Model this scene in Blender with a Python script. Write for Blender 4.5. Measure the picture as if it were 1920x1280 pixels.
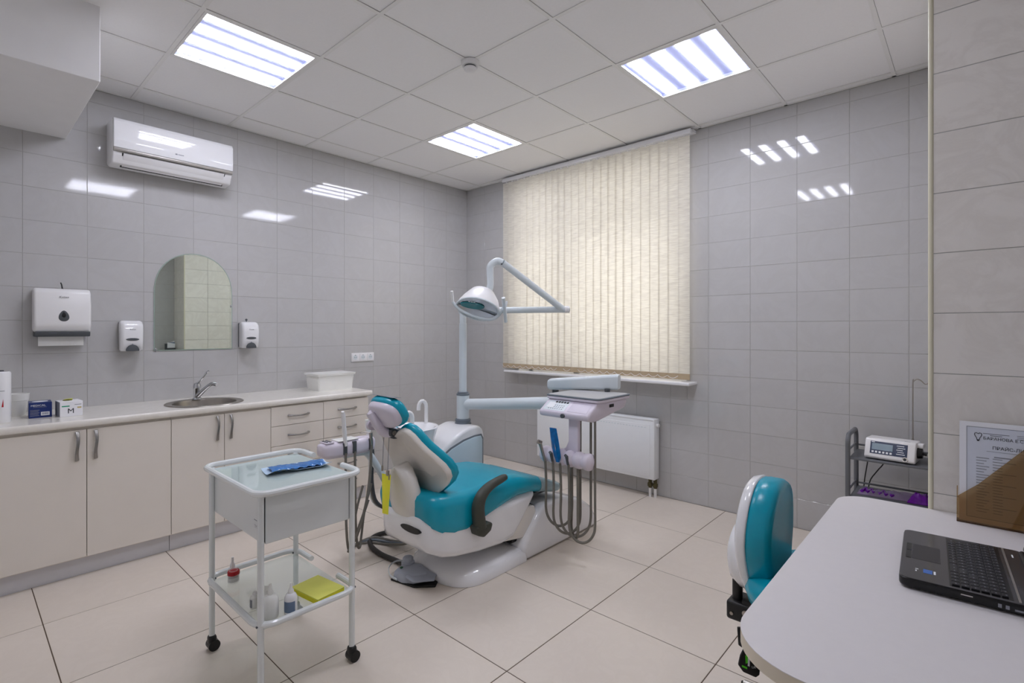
import bpy, bmesh, math, random
from mathutils import Vector, Matrix, Quaternion
random.seed(7)
for o in list(bpy.data.objects):
    bpy.data.objects.remove(o)
SC = bpy.context.scene
COL = SC.collection

# ------------------------------------------------------------------ camera, sky, exposure
F_PX, Y_HOR, YAW, CAM_Z = 954.6, 617.55, 0.7365, 1.355
cd = bpy.data.cameras.new('camera')
cd.sensor_width = 36.0
cd.lens = F_PX / 1920 * 36.0
cd.shift_y = (Y_HOR - 640) / 1920
cd.clip_start = 0.02
cam = bpy.data.objects.new('camera', cd)
COL.objects.link(cam)
cam.location = (0, 0, CAM_Z)
cam.rotation_euler = (math.pi / 2, 0, YAW)
SC.camera = cam
wd = bpy.data.worlds.new('overcast_sky')
wd.use_nodes = True
SC.world = wd
wd.node_tree.nodes['Background'].inputs[0].default_value = (1.0, 0.975, 0.95, 1)
wd.node_tree.nodes['Background'].inputs[1].default_value = 2.0
SC.view_settings.view_transform = 'Standard'
SC.view_settings.look = 'None'
SC.view_settings.gamma = 1
SC.view_settings.use_curve_mapping = False
SC.view_settings.exposure = 0.20
TUBE_STRENGTH = 30.0
try:
    SC.cycles.max_bounces = 7
    SC.cycles.diffuse_bounces = 4
    SC.cycles.adaptive_threshold = 0.04
    SC.cycles.glossy_bounces = 3
    SC.cycles.transmission_bounces = 8
    SC.cycles.transparent_max_bounces = 12
    SC.cycles.caustics_reflective = False
    SC.cycles.caustics_refractive = False
    SC.cycles.sample_clamp_indirect = 6.0
    SC.cycles.use_denoising = True
except Exception:
    pass

# ------------------------------------------------------------------ room measures (metres)
XL, YB, HC = -4.204, 3.885, 2.9025      # left wall, window wall, ceiling
XR, YR = 0.38, -0.6                     # right wall, rear wall
PX, PY = -0.11, 2.225                   # corner of the tiled wall block on the right
WX0, WX1, WZ0, WZ1 = -3.44, -1.665, 0.945, 2.80   # window opening

# ------------------------------------------------------------------ materials
def lin(c):
    return tuple((x / 12.92 if x <= 0.04045 else ((x + 0.055) / 1.055) ** 2.4) for x in [v / 255 for v in c])

def mat(name, rgb, rough=0.5, metal=0.0, spec=0.5, var=0.0, scale=20.0, bump=0.0, trans=0.0, ior=1.45,
        alpha=1.0, coat=0.0, emis=None, estr=0.0, stretch=(1, 1, 1)):
    m = bpy.data.materials.new(name)
    m.use_nodes = True
    nt = m.node_tree
    b = nt.nodes['Principled BSDF']
    c = lin(rgb)
    b.inputs['Base Color'].default_value = (*c, 1)
    b.inputs['Roughness'].default_value = rough
    b.inputs['Metallic'].default_value = metal
    b.inputs['Specular IOR Level'].default_value = spec
    b.inputs['Transmission Weight'].default_value = trans
    b.inputs['IOR'].default_value = ior
    b.inputs['Alpha'].default_value = alpha
    b.inputs['Coat Weight'].default_value = coat
    b.inputs['Coat Roughness'].default_value = 0.05
    if emis:
        b.inputs['Emission Color'].default_value = (*lin(emis), 1)
        b.inputs['Emission Strength'].default_value = estr
    if var > 0 or bump > 0:
        g = nt.nodes.new('ShaderNodeNewGeometry')
        mp = nt.nodes.new('ShaderNodeMapping')
        mp.inputs['Scale'].default_value = stretch
        nt.links.new(g.outputs['Position'], mp.inputs['Vector'])
        n = nt.nodes.new('ShaderNodeTexNoise')
        n.inputs['Scale'].default_value = scale
        n.inputs['Detail'].default_value = 5
        nt.links.new(mp.outputs['Vector'], n.inputs['Vector'])
        if var > 0:
            r = nt.nodes.new('ShaderNodeValToRGB')
            r.color_ramp.elements[0].position = 0.3
            r.color_ramp.elements[1].position = 0.7
            r.color_ramp.elements[0].color = (*[max(0, v * (1 - var)) for v in c], 1)
            r.color_ramp.elements[1].color = (*[min(1, v * (1 + var * 0.5)) for v in c], 1)
            nt.links.new(n.outputs['Fac'], r.inputs['Fac'])
            nt.links.new(r.outputs['Color'], b.inputs['Base Color'])
        if bump > 0:
            bp = nt.nodes.new('ShaderNodeBump')
            bp.inputs['Strength'].default_value = bump
            bp.inputs['Distance'].default_value = 0.002
            nt.links.new(n.outputs['Fac'], bp.inputs['Height'])
            nt.links.new(bp.outputs['Normal'], b.inputs['Normal'])
    return m

def tile_mat(name, rgb, vein, rough, vein_scale, amount, rnd=0.03):
    """glazed or stone tile: soft veins offset per tile and a slight tint of its own"""
    m = mat(name, rgb, rough)
    nt = m.node_tree
    b = nt.nodes['Principled BSDF']
    g = nt.nodes.new('ShaderNodeNewGeometry')
    oi = nt.nodes.new('ShaderNodeObjectInfo')
    ad = nt.nodes.new('ShaderNodeVectorMath'); ad.operation = 'ADD'
    sc = nt.nodes.new('ShaderNodeMath'); sc.operation = 'MULTIPLY'; sc.inputs[1].default_value = 37.0
    cb = nt.nodes.new('ShaderNodeCombineXYZ')
    nt.links.new(oi.outputs['Random'], sc.inputs[0])
    for i in range(3):
        nt.links.new(sc.outputs[0], cb.inputs[i])
    nt.links.new(g.outputs['Position'], ad.inputs[0])
    nt.links.new(cb.outputs[0], ad.inputs[1])
    n = nt.nodes.new('ShaderNodeTexNoise')
    n.inputs['Scale'].default_value = vein_scale
    n.inputs['Detail'].default_value = 8
    n.inputs['Roughness'].default_value = 0.62
    n.inputs['Distortion'].default_value = 1.6
    nt.links.new(ad.outputs[0], n.inputs['Vector'])
    r = nt.nodes.new('ShaderNodeValToRGB')
    e = r.color_ramp.elements
    e[0].position = 0.40; e[0].color = (0, 0, 0, 1)
    e[1].position = 0.60; e[1].color = (0, 0, 0, 1)
    k = r.color_ramp.elements.new(0.5); k.color = (1, 1, 1, 1)
    nt.links.new(n.outputs['Fac'], r.inputs['Fac'])
    mx = nt.nodes.new('ShaderNodeMix'); mx.data_type = 'RGBA'
    mm = nt.nodes.new('ShaderNodeMath'); mm.operation = 'MULTIPLY'; mm.inputs[1].default_value = amount
    nt.links.new(r.outputs['Color'], mm.inputs[0])
    nt.links.new(mm.outputs[0], mx.inputs['Factor'])
    mx.inputs['A'].default_value = (*lin(rgb), 1)
    mx.inputs['B'].default_value = (*lin(vein), 1)
    hv = nt.nodes.new('ShaderNodeHueSaturation')
    mr = nt.nodes.new('ShaderNodeMapRange')
    mr.inputs['To Min'].default_value = 1 - rnd
    mr.inputs['To Max'].default_value = 1 + rnd
    nt.links.new(oi.outputs['Random'], mr.inputs['Value'])
    nt.links.new(mr.outputs['Result'], hv.inputs['Value'])
    nt.links.new(mx.outputs['Result'], hv.inputs['Color'])
    nt.links.new(hv.outputs['Color'], b.inputs['Base Color'])
    return m

def glassy(name, rgb, fac=0.12, rough=0.02, gloss=0.12):
    """thin clear sheet: transparent with a tint, a little haze and a fresnel reflection"""
    m = bpy.data.materials.new(name); m.use_nodes = True
    nt = m.node_tree; nt.nodes.clear()
    out = nt.nodes.new('ShaderNodeOutputMaterial')
    t = nt.nodes.new('ShaderNodeBsdfTransparent'); t.inputs[0].default_value = (*lin(rgb), 1)
    d = nt.nodes.new('ShaderNodeBsdfDiffuse'); d.inputs[0].default_value = (*lin(rgb), 1)
    gl = nt.nodes.new('ShaderNodeBsdfGlossy'); gl.inputs['Roughness'].default_value = rough
    m1 = nt.nodes.new('ShaderNodeMixShader'); m1.inputs[0].default_value = fac
    m2 = nt.nodes.new('ShaderNodeMixShader')
    lw = nt.nodes.new('ShaderNodeLayerWeight'); lw.inputs[0].default_value = 0.5
    pw = nt.nodes.new('ShaderNodeMath'); pw.operation = 'POWER'; pw.inputs[1].default_value = 4.0
    fr = nt.nodes.new('ShaderNodeMath'); fr.operation = 'MULTIPLY_ADD'; fr.inputs[1].default_value = 0.6; fr.inputs[2].default_value = 0.02 + gloss * 0.15
    nt.links.new(lw.outputs['Facing'], pw.inputs[0]); nt.links.new(pw.outputs[0], fr.inputs[0])
    nt.links.new(t.outputs[0], m1.inputs[1]); nt.links.new(d.outputs[0], m1.inputs[2])
    nt.links.new(fr.outputs[0], m2.inputs[0])
    nt.links.new(m1.outputs[0], m2.inputs[1]); nt.links.new(gl.outputs[0], m2.inputs[2])
    nt.links.new(m2.outputs[0], out.inputs[0])
    return m

def fabric(name, rgb, fac):
    """light fabric that lets daylight through, with a horizontal slub weave"""
    m = bpy.data.materials.new(name); m.use_nodes = True
    nt = m.node_tree; nt.nodes.clear()
    out = nt.nodes.new('ShaderNodeOutputMaterial')
    g = nt.nodes.new('ShaderNodeNewGeometry')
    mp = nt.nodes.new('ShaderNodeMapping'); mp.inputs['Scale'].default_value = (14, 14, 260)
    n = nt.nodes.new('ShaderNodeTexNoise'); n.inputs['Scale'].default_value = 1.0; n.inputs['Detail'].default_value = 3
    nt.links.new(g.outputs['Position'], mp.inputs[0]); nt.links.new(mp.outputs[0], n.inputs[0])
    r = nt.nodes.new('ShaderNodeValToRGB')
    c = lin(rgb)
    r.color_ramp.elements[0].position = 0.32; r.color_ramp.elements[0].color = (*[v * 0.84 for v in c], 1)
    r.color_ramp.elements[1].position = 0.62; r.color_ramp.elements[1].color = (*[min(1, v * 1.04) for v in c], 1)
    nt.links.new(n.outputs['Fac'], r.inputs[0])
    d = nt.nodes.new('ShaderNodeBsdfDiffuse'); t = nt.nodes.new('ShaderNodeBsdfTranslucent')
    nt.links.new(r.outputs[0], d.inputs[0]); nt.links.new(r.outputs[0], t.inputs[0])
    m1 = nt.nodes.new('ShaderNodeMixShader'); m1.inputs[0].default_value = fac
    nt.links.new(d.outputs[0], m1.inputs[1]); nt.links.new(t.outputs[0], m1.inputs[2])
    tr = nt.nodes.new('ShaderNodeBsdfTransparent')
    m2 = nt.nodes.new('ShaderNodeMixShader'); m2.inputs[0].default_value = 0.07
    nt.links.new(m1.outputs[0], m2.inputs[1]); nt.links.new(tr.outputs[0], m2.inputs[2])
    nt.links.new(m2.outputs[0], out.inputs[0])
    return m

def emitter(name, rgb, strength):
    m = bpy.data.materials.new(name); m.use_nodes = True
    nt = m.node_tree; nt.nodes.clear()
    out = nt.nodes.new('ShaderNodeOutputMaterial'); e = nt.nodes.new('ShaderNodeEmission')
    e.inputs[0].default_value = (*lin(rgb), 1); e.inputs[1].default_value = strength
    nt.links.new(e.outputs[0], out.inputs[0])
    return m

M = dict(
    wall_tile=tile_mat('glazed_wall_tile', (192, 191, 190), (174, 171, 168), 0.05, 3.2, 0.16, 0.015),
    brightened_tile=tile_mat('brightened_marbled_tile', (236, 231, 224), (204, 196, 186), 0.10, 4.0, 0.22, 0.015),  # veined wall tile, base colour lightened because little light reaches the block
    grout=mat('tile_grout', (178, 176, 173), 0.8, var=0.05, scale=60),
    floor_tile=tile_mat('porcelain_floor_tile', (226, 215, 202), (216, 204, 190), 0.32, 6.0, 0.25, 0.02),
    floor_grout=mat('floor_grout', (92, 76, 62), 0.85, var=0.1, scale=80),
    ceil_tile=mat('ceiling_board', (250, 249, 248), 0.85, var=0.015, scale=90, bump=0.15),
    ceil_bar=mat('ceiling_bar', (244, 243, 240), 0.5, var=0.01),
    ceil_gap=mat('ceiling_void', (70, 68, 64), 0.9, var=0.05),
    plaster=mat('white_plaster', (238, 237, 236), 0.8, var=0.015, scale=12, bump=0.05),
    trim=mat('cream_corner_trim', (226, 220, 196), 0.35, var=0.01),
    white=mat('white_plastic', (236, 235, 235), 0.28, var=0.01),
    gloss_white=mat('glossy_white_plastic', (238, 238, 240), 0.07, coat=0.4, var=0.008),
    lilac=mat('pale_lilac_plastic', (222, 214, 226), 0.28, var=0.01),
    enamel=mat('white_enamel', (230, 234, 234), 0.25, coat=0.3, var=0.008),
    unit_grey=mat('pale_grey_enamel', (214, 222, 226), 0.28, var=0.01),
    unit_blue=mat('pale_blue_panel', (196, 216, 226), 0.35, var=0.02, scale=6),
    pedal=mat('slate_grey_plastic', (172, 178, 190), 0.4, var=0.03),
    trim_grey=mat('grey_rubber_trim', (110, 118, 126), 0.55, var=0.03),
    dark_grey=mat('dark_grey_plastic', (78, 82, 86), 0.5, var=0.04),
    olive_grey=mat('charcoal_olive_plastic', (66, 68, 60), 0.5, var=0.05, scale=40),
    black=mat('black_plastic', (22, 22, 24), 0.4, var=0.05),
    rubber=mat('black_rubber', (30, 29, 29), 0.7, var=0.05),
    hose=mat('grey_hose', (122, 118, 110), 0.5, var=0.04, scale=60),
    cable=mat('black_cable', (44, 42, 40), 0.5, var=0.05),
    chrome=mat('chrome', (200, 202, 206), 0.12, metal=1.0, var=0.01),
    steel=mat('brushed_steel', (168, 162, 154), 0.32, metal=1.0, var=0.05, scale=30),
    handle=mat('satin_handle_metal', (150, 148, 146), 0.30, metal=1.0, var=0.03),
    teal=mat('teal_vinyl', (0, 158, 184), 0.26, var=0.03, scale=12, bump=0.03),
    beige_panel=mat('warm_white_back_panel', (226, 220, 212), 0.40, var=0.01),
    cream_shell=mat('cream_shell_plastic', (232, 228, 222), 0.24, var=0.01),
    cabinet=mat('cream_laminate', (230, 223, 213), 0.42, var=0.012, scale=8),
    cab_in=mat('dark_cabinet_gap', (70, 58, 44), 0.8, var=0.03),
    plinth=mat('silver_plinth', (208, 208, 212), 0.35, metal=0.25, var=0.02),
    counter=tile_mat('white_worktop', (236, 232, 224), (222, 216, 206), 0.16, 9.0, 0.3, 0.0),
    desk=mat('white_desk_laminate', (226, 222, 222), 0.38, var=0.012, scale=50),
    desk_edge=mat('cream_desk_edge', (222, 212, 192), 0.45, var=0.01),
    mirror=mat('mirror_silver', (222, 230, 218), 0.015, metal=1.0, var=0.004),
    mirror_edge=mat('mirror_glass_edge', (160, 176, 164), 0.1, var=0.02),
    glass=glassy('clear_glass', (250, 250, 250), 0.03),
    green_glass=glassy('frosted_shelf_glass', (250, 255, 254), 0.14, 0.04, 0.2),
    clear_plastic=glassy('clear_plastic', (250, 250, 250), 0.10, 0.05, 0.2),
    milky=mat('milky_plastic', (238, 238, 234), 0.35, var=0.01),
    amber=glassy('amber_acrylic', (224, 205, 172), 0.05, 0.03, 0.2),
    brown_glass=mat('brown_bottle_glass', (104, 46, 10), 0.08, var=0.08, scale=60),
    red=mat('red_lid', (176, 12, 28), 0.35, var=0.03),
    yellow=mat('yellow_paper', (246, 242, 60), 0.6, var=0.02),
    yellow_pale=mat('pale_yellow_paper', (242, 242, 120), 0.6, var=0.02),
    navy=mat('navy_box_card', (26, 48, 112), 0.4, var=0.03),
    ink=mat('dark_print', (36, 38, 46), 0.6, var=0.02),
    grey_ink=mat('grey_print', (140, 142, 150), 0.6, var=0.02),
    green_ink=mat('green_print', (40, 160, 120), 0.6, var=0.02),
    tan_ink=mat('tan_print', (200, 180, 120), 0.6, var=0.02),
    label_blue=mat('blue_grey_label', (112, 132, 160), 0.5, var=0.04, scale=80),
    pouch_blue=mat('blue_pouch_film', (70, 128, 196), 0.12, var=0.25, scale=30, bump=0.5),
    pouch_pale=mat('pale_pouch_paper', (196, 222, 246), 0.35, var=0.04, scale=40),
    sheath_blue=mat('blue_film_sheath', (0, 106, 176), 0.15, var=0.3, scale=50),
    paper=mat('white_paper', (240, 240, 244), 0.7, var=0.008),
    towel=mat('paper_towel', (246, 246, 244), 0.85, var=0.015, scale=70, bump=0.3),
    rack=mat('grey_rack_enamel', (104, 106, 110), 0.42, var=0.03),
    screen=mat('grey_lcd', (140, 158, 170), 0.15, var=0.02),
    screen_blue=mat('dark_blue_keypad', (24, 40, 74), 0.25, var=0.03),
    purple=mat('purple_film', (128, 40, 176), 0.18, var=0.35, scale=60, bump=0.5),
    purple_clear=glassy('clear_lilac_film', (226, 206, 236), 0.35, 0.08, 0.3),
    laptop=mat('dark_laptop_shell', (62, 60, 62), 0.22, coat=0.3, var=0.03),
    laptop_black=mat('black_laptop_shell', (16, 16, 18), 0.25, var=0.03),
    key=mat('black_key', (30, 30, 34), 0.35, var=0.03),
    silver=mat('silver_strip', (190, 186, 180), 0.3, metal=0.8, var=0.02),
    led=emitter('white_status_light', (255, 255, 255), 1.5),
    white_ink=mat('white_print', (236, 238, 240), 0.6, var=0.01),
    lime=mat('lime_green_print', (90, 220, 40), 0.5, var=0.02),
    slat=fabric('cream_blind_fabric', (252, 248, 240), 0.62),
    hem=mat('beige_hem', (184, 164, 134), 0.8, var=0.05, scale=80),
    pvc=mat('white_window_frame', (238, 238, 238), 0.3, var=0.01),
    radiator=mat('white_radiator_enamel', (236, 238, 240), 0.3, var=0.01),
    brass=mat('aged_brass_valve', (92, 86, 60), 0.45, metal=0.7, var=0.1),
    tube=emitter('fluorescent_tube', (249, 248, 255), TUBE_STRENGTH),
    lamp_white=mat('light_reflector_grey', (142, 146, 176), 1.0, spec=0.0, var=0.005),
    reflector=mat('lamp_reflector', (170, 176, 180), 0.12, metal=0.9, var=0.03),
    lamp_teal=mat('dark_teal_lamp_glass', (10, 122, 130), 0.1, coat=0.5, var=0.1),
)
def diffuser_mat():
    m = bpy.data.materials.new('opal_light_diffuser'); m.use_nodes = True
    nt = m.node_tree; nt.nodes.clear()
    out = nt.nodes.new('ShaderNodeOutputMaterial')
    t = nt.nodes.new('ShaderNodeBsdfTransparent'); t.inputs[0].default_value = (0.97, 0.98, 1, 1)
    d = nt.nodes.new('ShaderNodeBsdfTranslucent'); d.inputs[0].default_value = (0.93, 0.95, 1, 1)
    x = nt.nodes.new('ShaderNodeMixShader'); x.inputs[0].default_value = 0.012
    nt.links.new(t.outputs[0], x.inputs[1]); nt.links.new(d.outputs[0], x.inputs[2])
    nt.links.new(x.outputs[0], out.inputs[0])
    return m
M['diffuser'] = diffuser_mat()

# ------------------------------------------------------------------ mesh helpers
class MB:
    """collects verts and faces in world coordinates"""
    def __init__(self):
        self.v = []; self.f = []; self.m = []
    def add(self, vs, fs, mi=0):
        o = len(self.v)
        self.v += [tuple(p) for p in vs]
        self.f += [tuple(i + o for i in f) for f in fs]
        self.m += [mi] * len(fs)
        return self
    def bm(self, b, mi=0):
        b.verts.index_update()
        self.add([v.co[:] for v in b.verts], [[v.index for v in f.verts] for f in b.faces], mi)
        b.free()
        return self
    def box(self, lo, hi, bev=0, seg=2, mi=0):
        b = bmesh.new()
        bmesh.ops.create_cube(b, size=1)
        for v in b.verts:
            v.co = Vector([(lo[i] + hi[i]) / 2 + v.co[i] * (hi[i] - lo[i]) for i in range(3)])
        if bev:
            bmesh.ops.bevel(b, geom=list(b.edges), offset=bev, segments=seg, profile=0.5, affect='EDGES', clamp_overlap=True)
        return self.bm(b, mi)
    def solid(self, poly, vec, bev=0, seg=2, mi=0, ang=0.4):
        """closed polygon (3d points) swept along vec, edges rounded"""
        b = bmesh.new()
        vs = [b.verts.new(p) for p in poly]
        f = b.faces.new(vs)
        r = bmesh.ops.extrude_face_region(b, geom=[f])
        bmesh.ops.translate(b, verts=[e for e in r['geom'] if isinstance(e, bmesh.types.BMVert)], vec=Vector(vec))
        bmesh.ops.recalc_face_normals(b, faces=list(b.faces))
        if bev:
            b.normal_update()
            ed = [e for e in b.edges if len(e.link_faces) == 2 and e.calc_face_angle(0) > ang]
            bmesh.ops.bevel(b, geom=ed, offset=bev, segments=seg, profile=0.5, affect='EDGES', clamp_overlap=True)
        return self.bm(b, mi)
    def cyl(self, p0, p1, r0, r1=None, n=16, mi=0):
        return self.tube([p0, p1], [r0, r0 if r1 is None else r1], n, mi=mi)
    def tube(self, pts, r, n=10, cap=True, mi=0, smooth=0, flat=None):
        pts = [Vector(p) for p in pts]
        rs = list(r) if isinstance(r, (list, tuple)) else [r] * len(pts)
        if smooth:
            pts, rs = catmull(pts, rs, smooth)
        rings = []
        up = None
        for i, p in enumerate(pts):
            a = pts[max(0, i - 1)]; c = pts[min(len(pts) - 1, i + 1)]
            t = (c - a).normalized() if (c - a).length > 1e-9 else Vector((0, 0, 1))
            if up is None:
                up = Vector((0, 0, 1)) if abs(t.z) < 0.9 else Vector((1, 0, 0))
            s = t.cross(up)
            if s.length < 1e-6:
                s = t.cross(Vector((0, 1, 0)))
            s.normalize(); up = s.cross(t).normalized()
            fx, fy = flat if flat else (1, 1)
            rings.append([p + (s * math.cos(2 * math.pi * k / n) * fx + up * math.sin(2 * math.pi * k / n) * fy) * rs[i] for k in range(n)])
        return self.loft(rings, cap, mi)
    def loft(self, rings, cap=True, mi=0):
        n = len(rings[0])
        vs = [p for r in rings for p in r]
        fs = []
        for i in range(len(rings) - 1):
            for k in range(n):
                a = i * n + k; b = i * n + (k + 1) % n
                fs.append((a, b, b + n, a + n))
        if cap:
            fs.append(tuple(range(n - 1, -1, -1)))
            fs.append(tuple((len(rings) - 1) * n + k for k in range(n)))
        return self.add(vs, fs, mi)
    def lathe(self, prof, c=(0, 0, 0), n=24, mi=0, sx=1, sy=1, cap=True):
        rings = [[(c[0] + r * sx * math.cos(2 * math.pi * k / n), c[1] + r * sy * math.sin(2 * math.pi * k / n), c[2] + z) for k in range(n)] for r, z in prof]
        return self.loft(rings, cap, mi)
    def ball(self, c, r, n=14, m=8, mi=0):
        r = r if isinstance(r, (tuple, list)) else (r, r, r)
        rings = []
        for j in range(m + 1):
            t = math.pi * (0.02 + 0.96 * j / m) - math.pi / 2
            rings.append([(c[0] + r[0] * math.cos(t) * math.cos(2 * math.pi * k / n), c[1] + r[1] * math.cos(t) * math.sin(2 * math.pi * k / n), c[2] + r[2] * math.sin(t)) for k in range(n)])
        return self.loft(rings, True, mi)
    def quad(self, a, b, c, d, mi=0):
        return self.add([a, b, c, d], [(0, 1, 2, 3)], mi)
    def xf(self, mx):
        self.v = [tuple(mx @ Vector(p)) for p in self.v]
        return self

def catmull(pts, rs, sub):
    P = [pts[0]] + list(pts) + [pts[-1]]
    R = [rs[0]] + list(rs) + [rs[-1]]
    op, orr = [], []
    for i in range(1, len(P) - 2):
        for k in range(sub):
            t = k / sub
            a, b, c, d = P[i - 1], P[i], P[i + 1], P[i + 2]
            op.append(0.5 * ((2 * b) + (c - a) * t + (2 * a - 5 * b + 4 * c - d) * t * t + (3 * b - a - 3 * c + d) * t ** 3))
            orr.append(R[i] + (R[i + 1] - R[i]) * t)
    op.append(P[-2]); orr.append(R[-2])
    return op, orr

def mesh_of(mb, name, mats, ang=35, smooth=True):
    me = bpy.data.meshes.new(name)
    me.from_pydata(mb.v, [], mb.f)
    b = bmesh.new(); b.from_mesh(me)
    bmesh.ops.recalc_face_normals(b, faces=list(b.faces))
    b.to_mesh(me); b.free()
    mats = mats if isinstance(mats, (list, tuple)) else [mats]
    for x in mats:
        me.materials.append(M[x] if isinstance(x, str) else x)
    if len(mats) > 1:
        me.polygons.foreach_set('material_index', mb.m)
    if smooth:
        me.polygons.foreach_set('use_smooth', [True] * len(me.polygons))
        me.set_sharp_from_angle(angle=math.radians(ang))
    me.update()
    return me

def root_of(o):
    while o.parent:
        o = o.parent
    return o

def tag(o, label, cat, group=None):
    o['label'] = label; o['category'] = cat
    if group:
        o['group'] = group
    return o

def thing(name, label, cat, loc, group=None):
    o = bpy.data.objects.new(name, None)
    o.empty_display_size = 0.05
    COL.objects.link(o)
    o.location = loc
    return tag(o, label, cat, group)

def part(name, mb, mats, parent, ang=35, smooth=True, label=None, kind=None):
    r = root_of(parent)
    L = Vector(r.location)
    mb.v = [tuple(Vector(p) - L) for p in mb.v]
    o = bpy.data.objects.new(name, mesh_of(mb, name, mats, ang, smooth))
    COL.objects.link(o)
    o.parent = parent
    if label:
        o['label'] = label
    if kind:
        o['kind'] = kind
    return o

def single(name, mb, mats, label, cat, group=None, ang=35, base=None):
    """a thing that is one mesh, origin at its base"""
    xs = list(zip(*mb.v))
    c = base or ((min(xs[0]) + max(xs[0])) / 2, (min(xs[1]) + max(xs[1])) / 2, min(xs[2]))
    L = Vector(c)
    mb.v = [tuple(Vector(p) - L) for p in mb.v]
    o = bpy.data.objects.new(name, mesh_of(mb, name, mats, ang))
    COL.objects.link(o)
    o.location = L
    return tag(o, label, cat, group)

def struct(name, mb, mats, ang=35):
    o = bpy.data.objects.new(name, mesh_of(mb, name, mats, ang))
    COL.objects.link(o)
    o['kind'] = 'structure'
    return o

def rrect(w, h, r, n=5):
    """rounded rectangle outline, centred, counter-clockwise"""
    p = []
    for cx, cy, a0 in ((w / 2 - r, h / 2 - r, 0), (-w / 2 + r, h / 2 - r, 90), (-w / 2 + r, -h / 2 + r, 180), (w / 2 - r, -h / 2 + r, 270)):
        for k in range(n + 1):
            a = math.radians(a0 + 90 * k / n)
            p.append((cx + r * math.cos(a), cy + r * math.sin(a)))
    return p

def text_mb(s, size, origin, ux, uy, depth=0.0004, align='LEFT', shear=0.0):
    """flat lettering as a thin mesh; ux and uy are the reading and the up direction"""
    cu = bpy.data.curves.new('lettering', 'FONT')
    cu.body = s; cu.size = size; cu.align_x = align; cu.shear = shear
    cu.resolution_u = 2
    ob = bpy.data.objects.new('lettering', cu)
    COL.objects.link(ob)
    bpy.context.view_layer.update()
    me = bpy.data.meshes.new_from_object(ob.evaluated_get(bpy.context.evaluated_depsgraph_get()))
    mb = MB()
    ux = Vector(ux).normalized(); uy = Vector(uy).normalized(); n = ux.cross(uy)
    O = Vector(origin)
    mb.add([O + ux * v.co.x + uy * v.co.y + n * depth for v in me.vertices], [tuple(p.vertices) for p in me.polygons])
    bpy.data.objects.remove(ob); bpy.data.curves.remove(cu); bpy.data.meshes.remove(me)
    return mb

# ================================================================== THE ROOM
# ---- floor
floor = struct('floor', MB().box((XL - 0.3, YR - 0.3, -0.12), (XR + 0.3, YB + 0.3, -0.0015)), 'floor_grout')
def lay(parent, name, mats, cells, axis, at, thick, gap, bev=0.0008, tilt=0.0):
    """one tile object per cell; alike sizes share their mesh. axis: the normal's axis, at: the face's place.
    cells are (u0, u1, w0, w1) in the two other axes; thick is signed away from the viewer"""
    cache = {}
    for (u0, u1, w0, w1) in cells:
        du, dw = u1 - u0 - gap, w1 - w0 - gap
        if du < 0.004 or dw < 0.004:
            continue
        key = (round(du, 3), round(dw, 3))
        if key not in cache:
            mb = MB()
            lo, hi = sorted((0.0, thick))
            if axis == 0:
                mb.box((lo, -du / 2, -dw / 2), (hi, du / 2, dw / 2), bev, 1)
            elif axis == 1:
                mb.box((-du / 2, lo, -dw / 2), (du / 2, hi, dw / 2), bev, 1)
            else:
                mb.box((-du / 2, -dw / 2, lo), (du / 2, dw / 2, hi), bev, 1)
            cache[key] = mesh_of(mb, name, mats, 25, False)
        o = bpy.data.objects.new(name, cache[key])
        COL.objects.link(o)
        o.parent = parent
        cu, cw = (u0 + u1) / 2, (w0 + w1) / 2
        o.location = {0: (at, cu, cw), 1: (cu, at, cw), 2: (cu, cw, at)}[axis]
        if tilt:
            t = [random.uniform(-tilt, tilt) for _ in range(3)]
            t[axis] = 0
            o.rotation_euler = t

def spans(a, b, start, step):
    """cut the stretch a..b at start + k*step"""
    k = math.ceil((a - start) / step + 1e-6)
    cuts = [a]
    while start + k * step < b - 1e-6:
        cuts.append(start + k * step); k += 1
    cuts.append(b)
    return list(zip(cuts[:-1], cuts[1:]))

FT = 0.5985
cells = [(a, b, c, d) for a, b in spans(XL, XR, -1.3725, FT) for c, d in spans(YR, YB, 2.081, FT)
         if not (b < -3.7 and d < 2.1) and not (a > PX and c > PY)]
lay(floor, 'floor_tile', 'floor_tile', cells, 2, 0.0, -0.009, 0.004)

# ---- tiled walls
TH = 0.2013
def clip(cell, hole):
    u0, u1, w0, w1 = cell; a, b, c, d = hole
    if u1 <= a or u0 >= b or w1 <= c or w0 >= d:
        return [cell]
    out = []
    if u0 < a: out.append((u0, a, w0, w1))
    if u1 > b: out.append((b, u1, w0, w1))
    x0, x1 = max(u0, a), min(u1, b)
    if w0 < c: out.append((x0, x1, w0, c))
    if w1 > d: out.append((x0, x1, d, w1))
    return out

wall_left = struct('wall_left', MB().box((XL - 0.2, YR - 0.2, 0), (XL - 0.0015, YB + 0.2, HC + 0.2)), 'grout')
cells = [(a, b, c, d) for a, b in spans(YR, YB, 0.288, 0.2996) for c, d in spans(0, HC, 0, TH)
         if not (d < 0.82 and b < 2.2) and not (c > 2.5 and b < 0.4)]
lay(wall_left, 'wall_tile', 'wall_tile', cells, 0, XL, -0.008, 0.0028, 0.0009, 0.0016)

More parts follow.
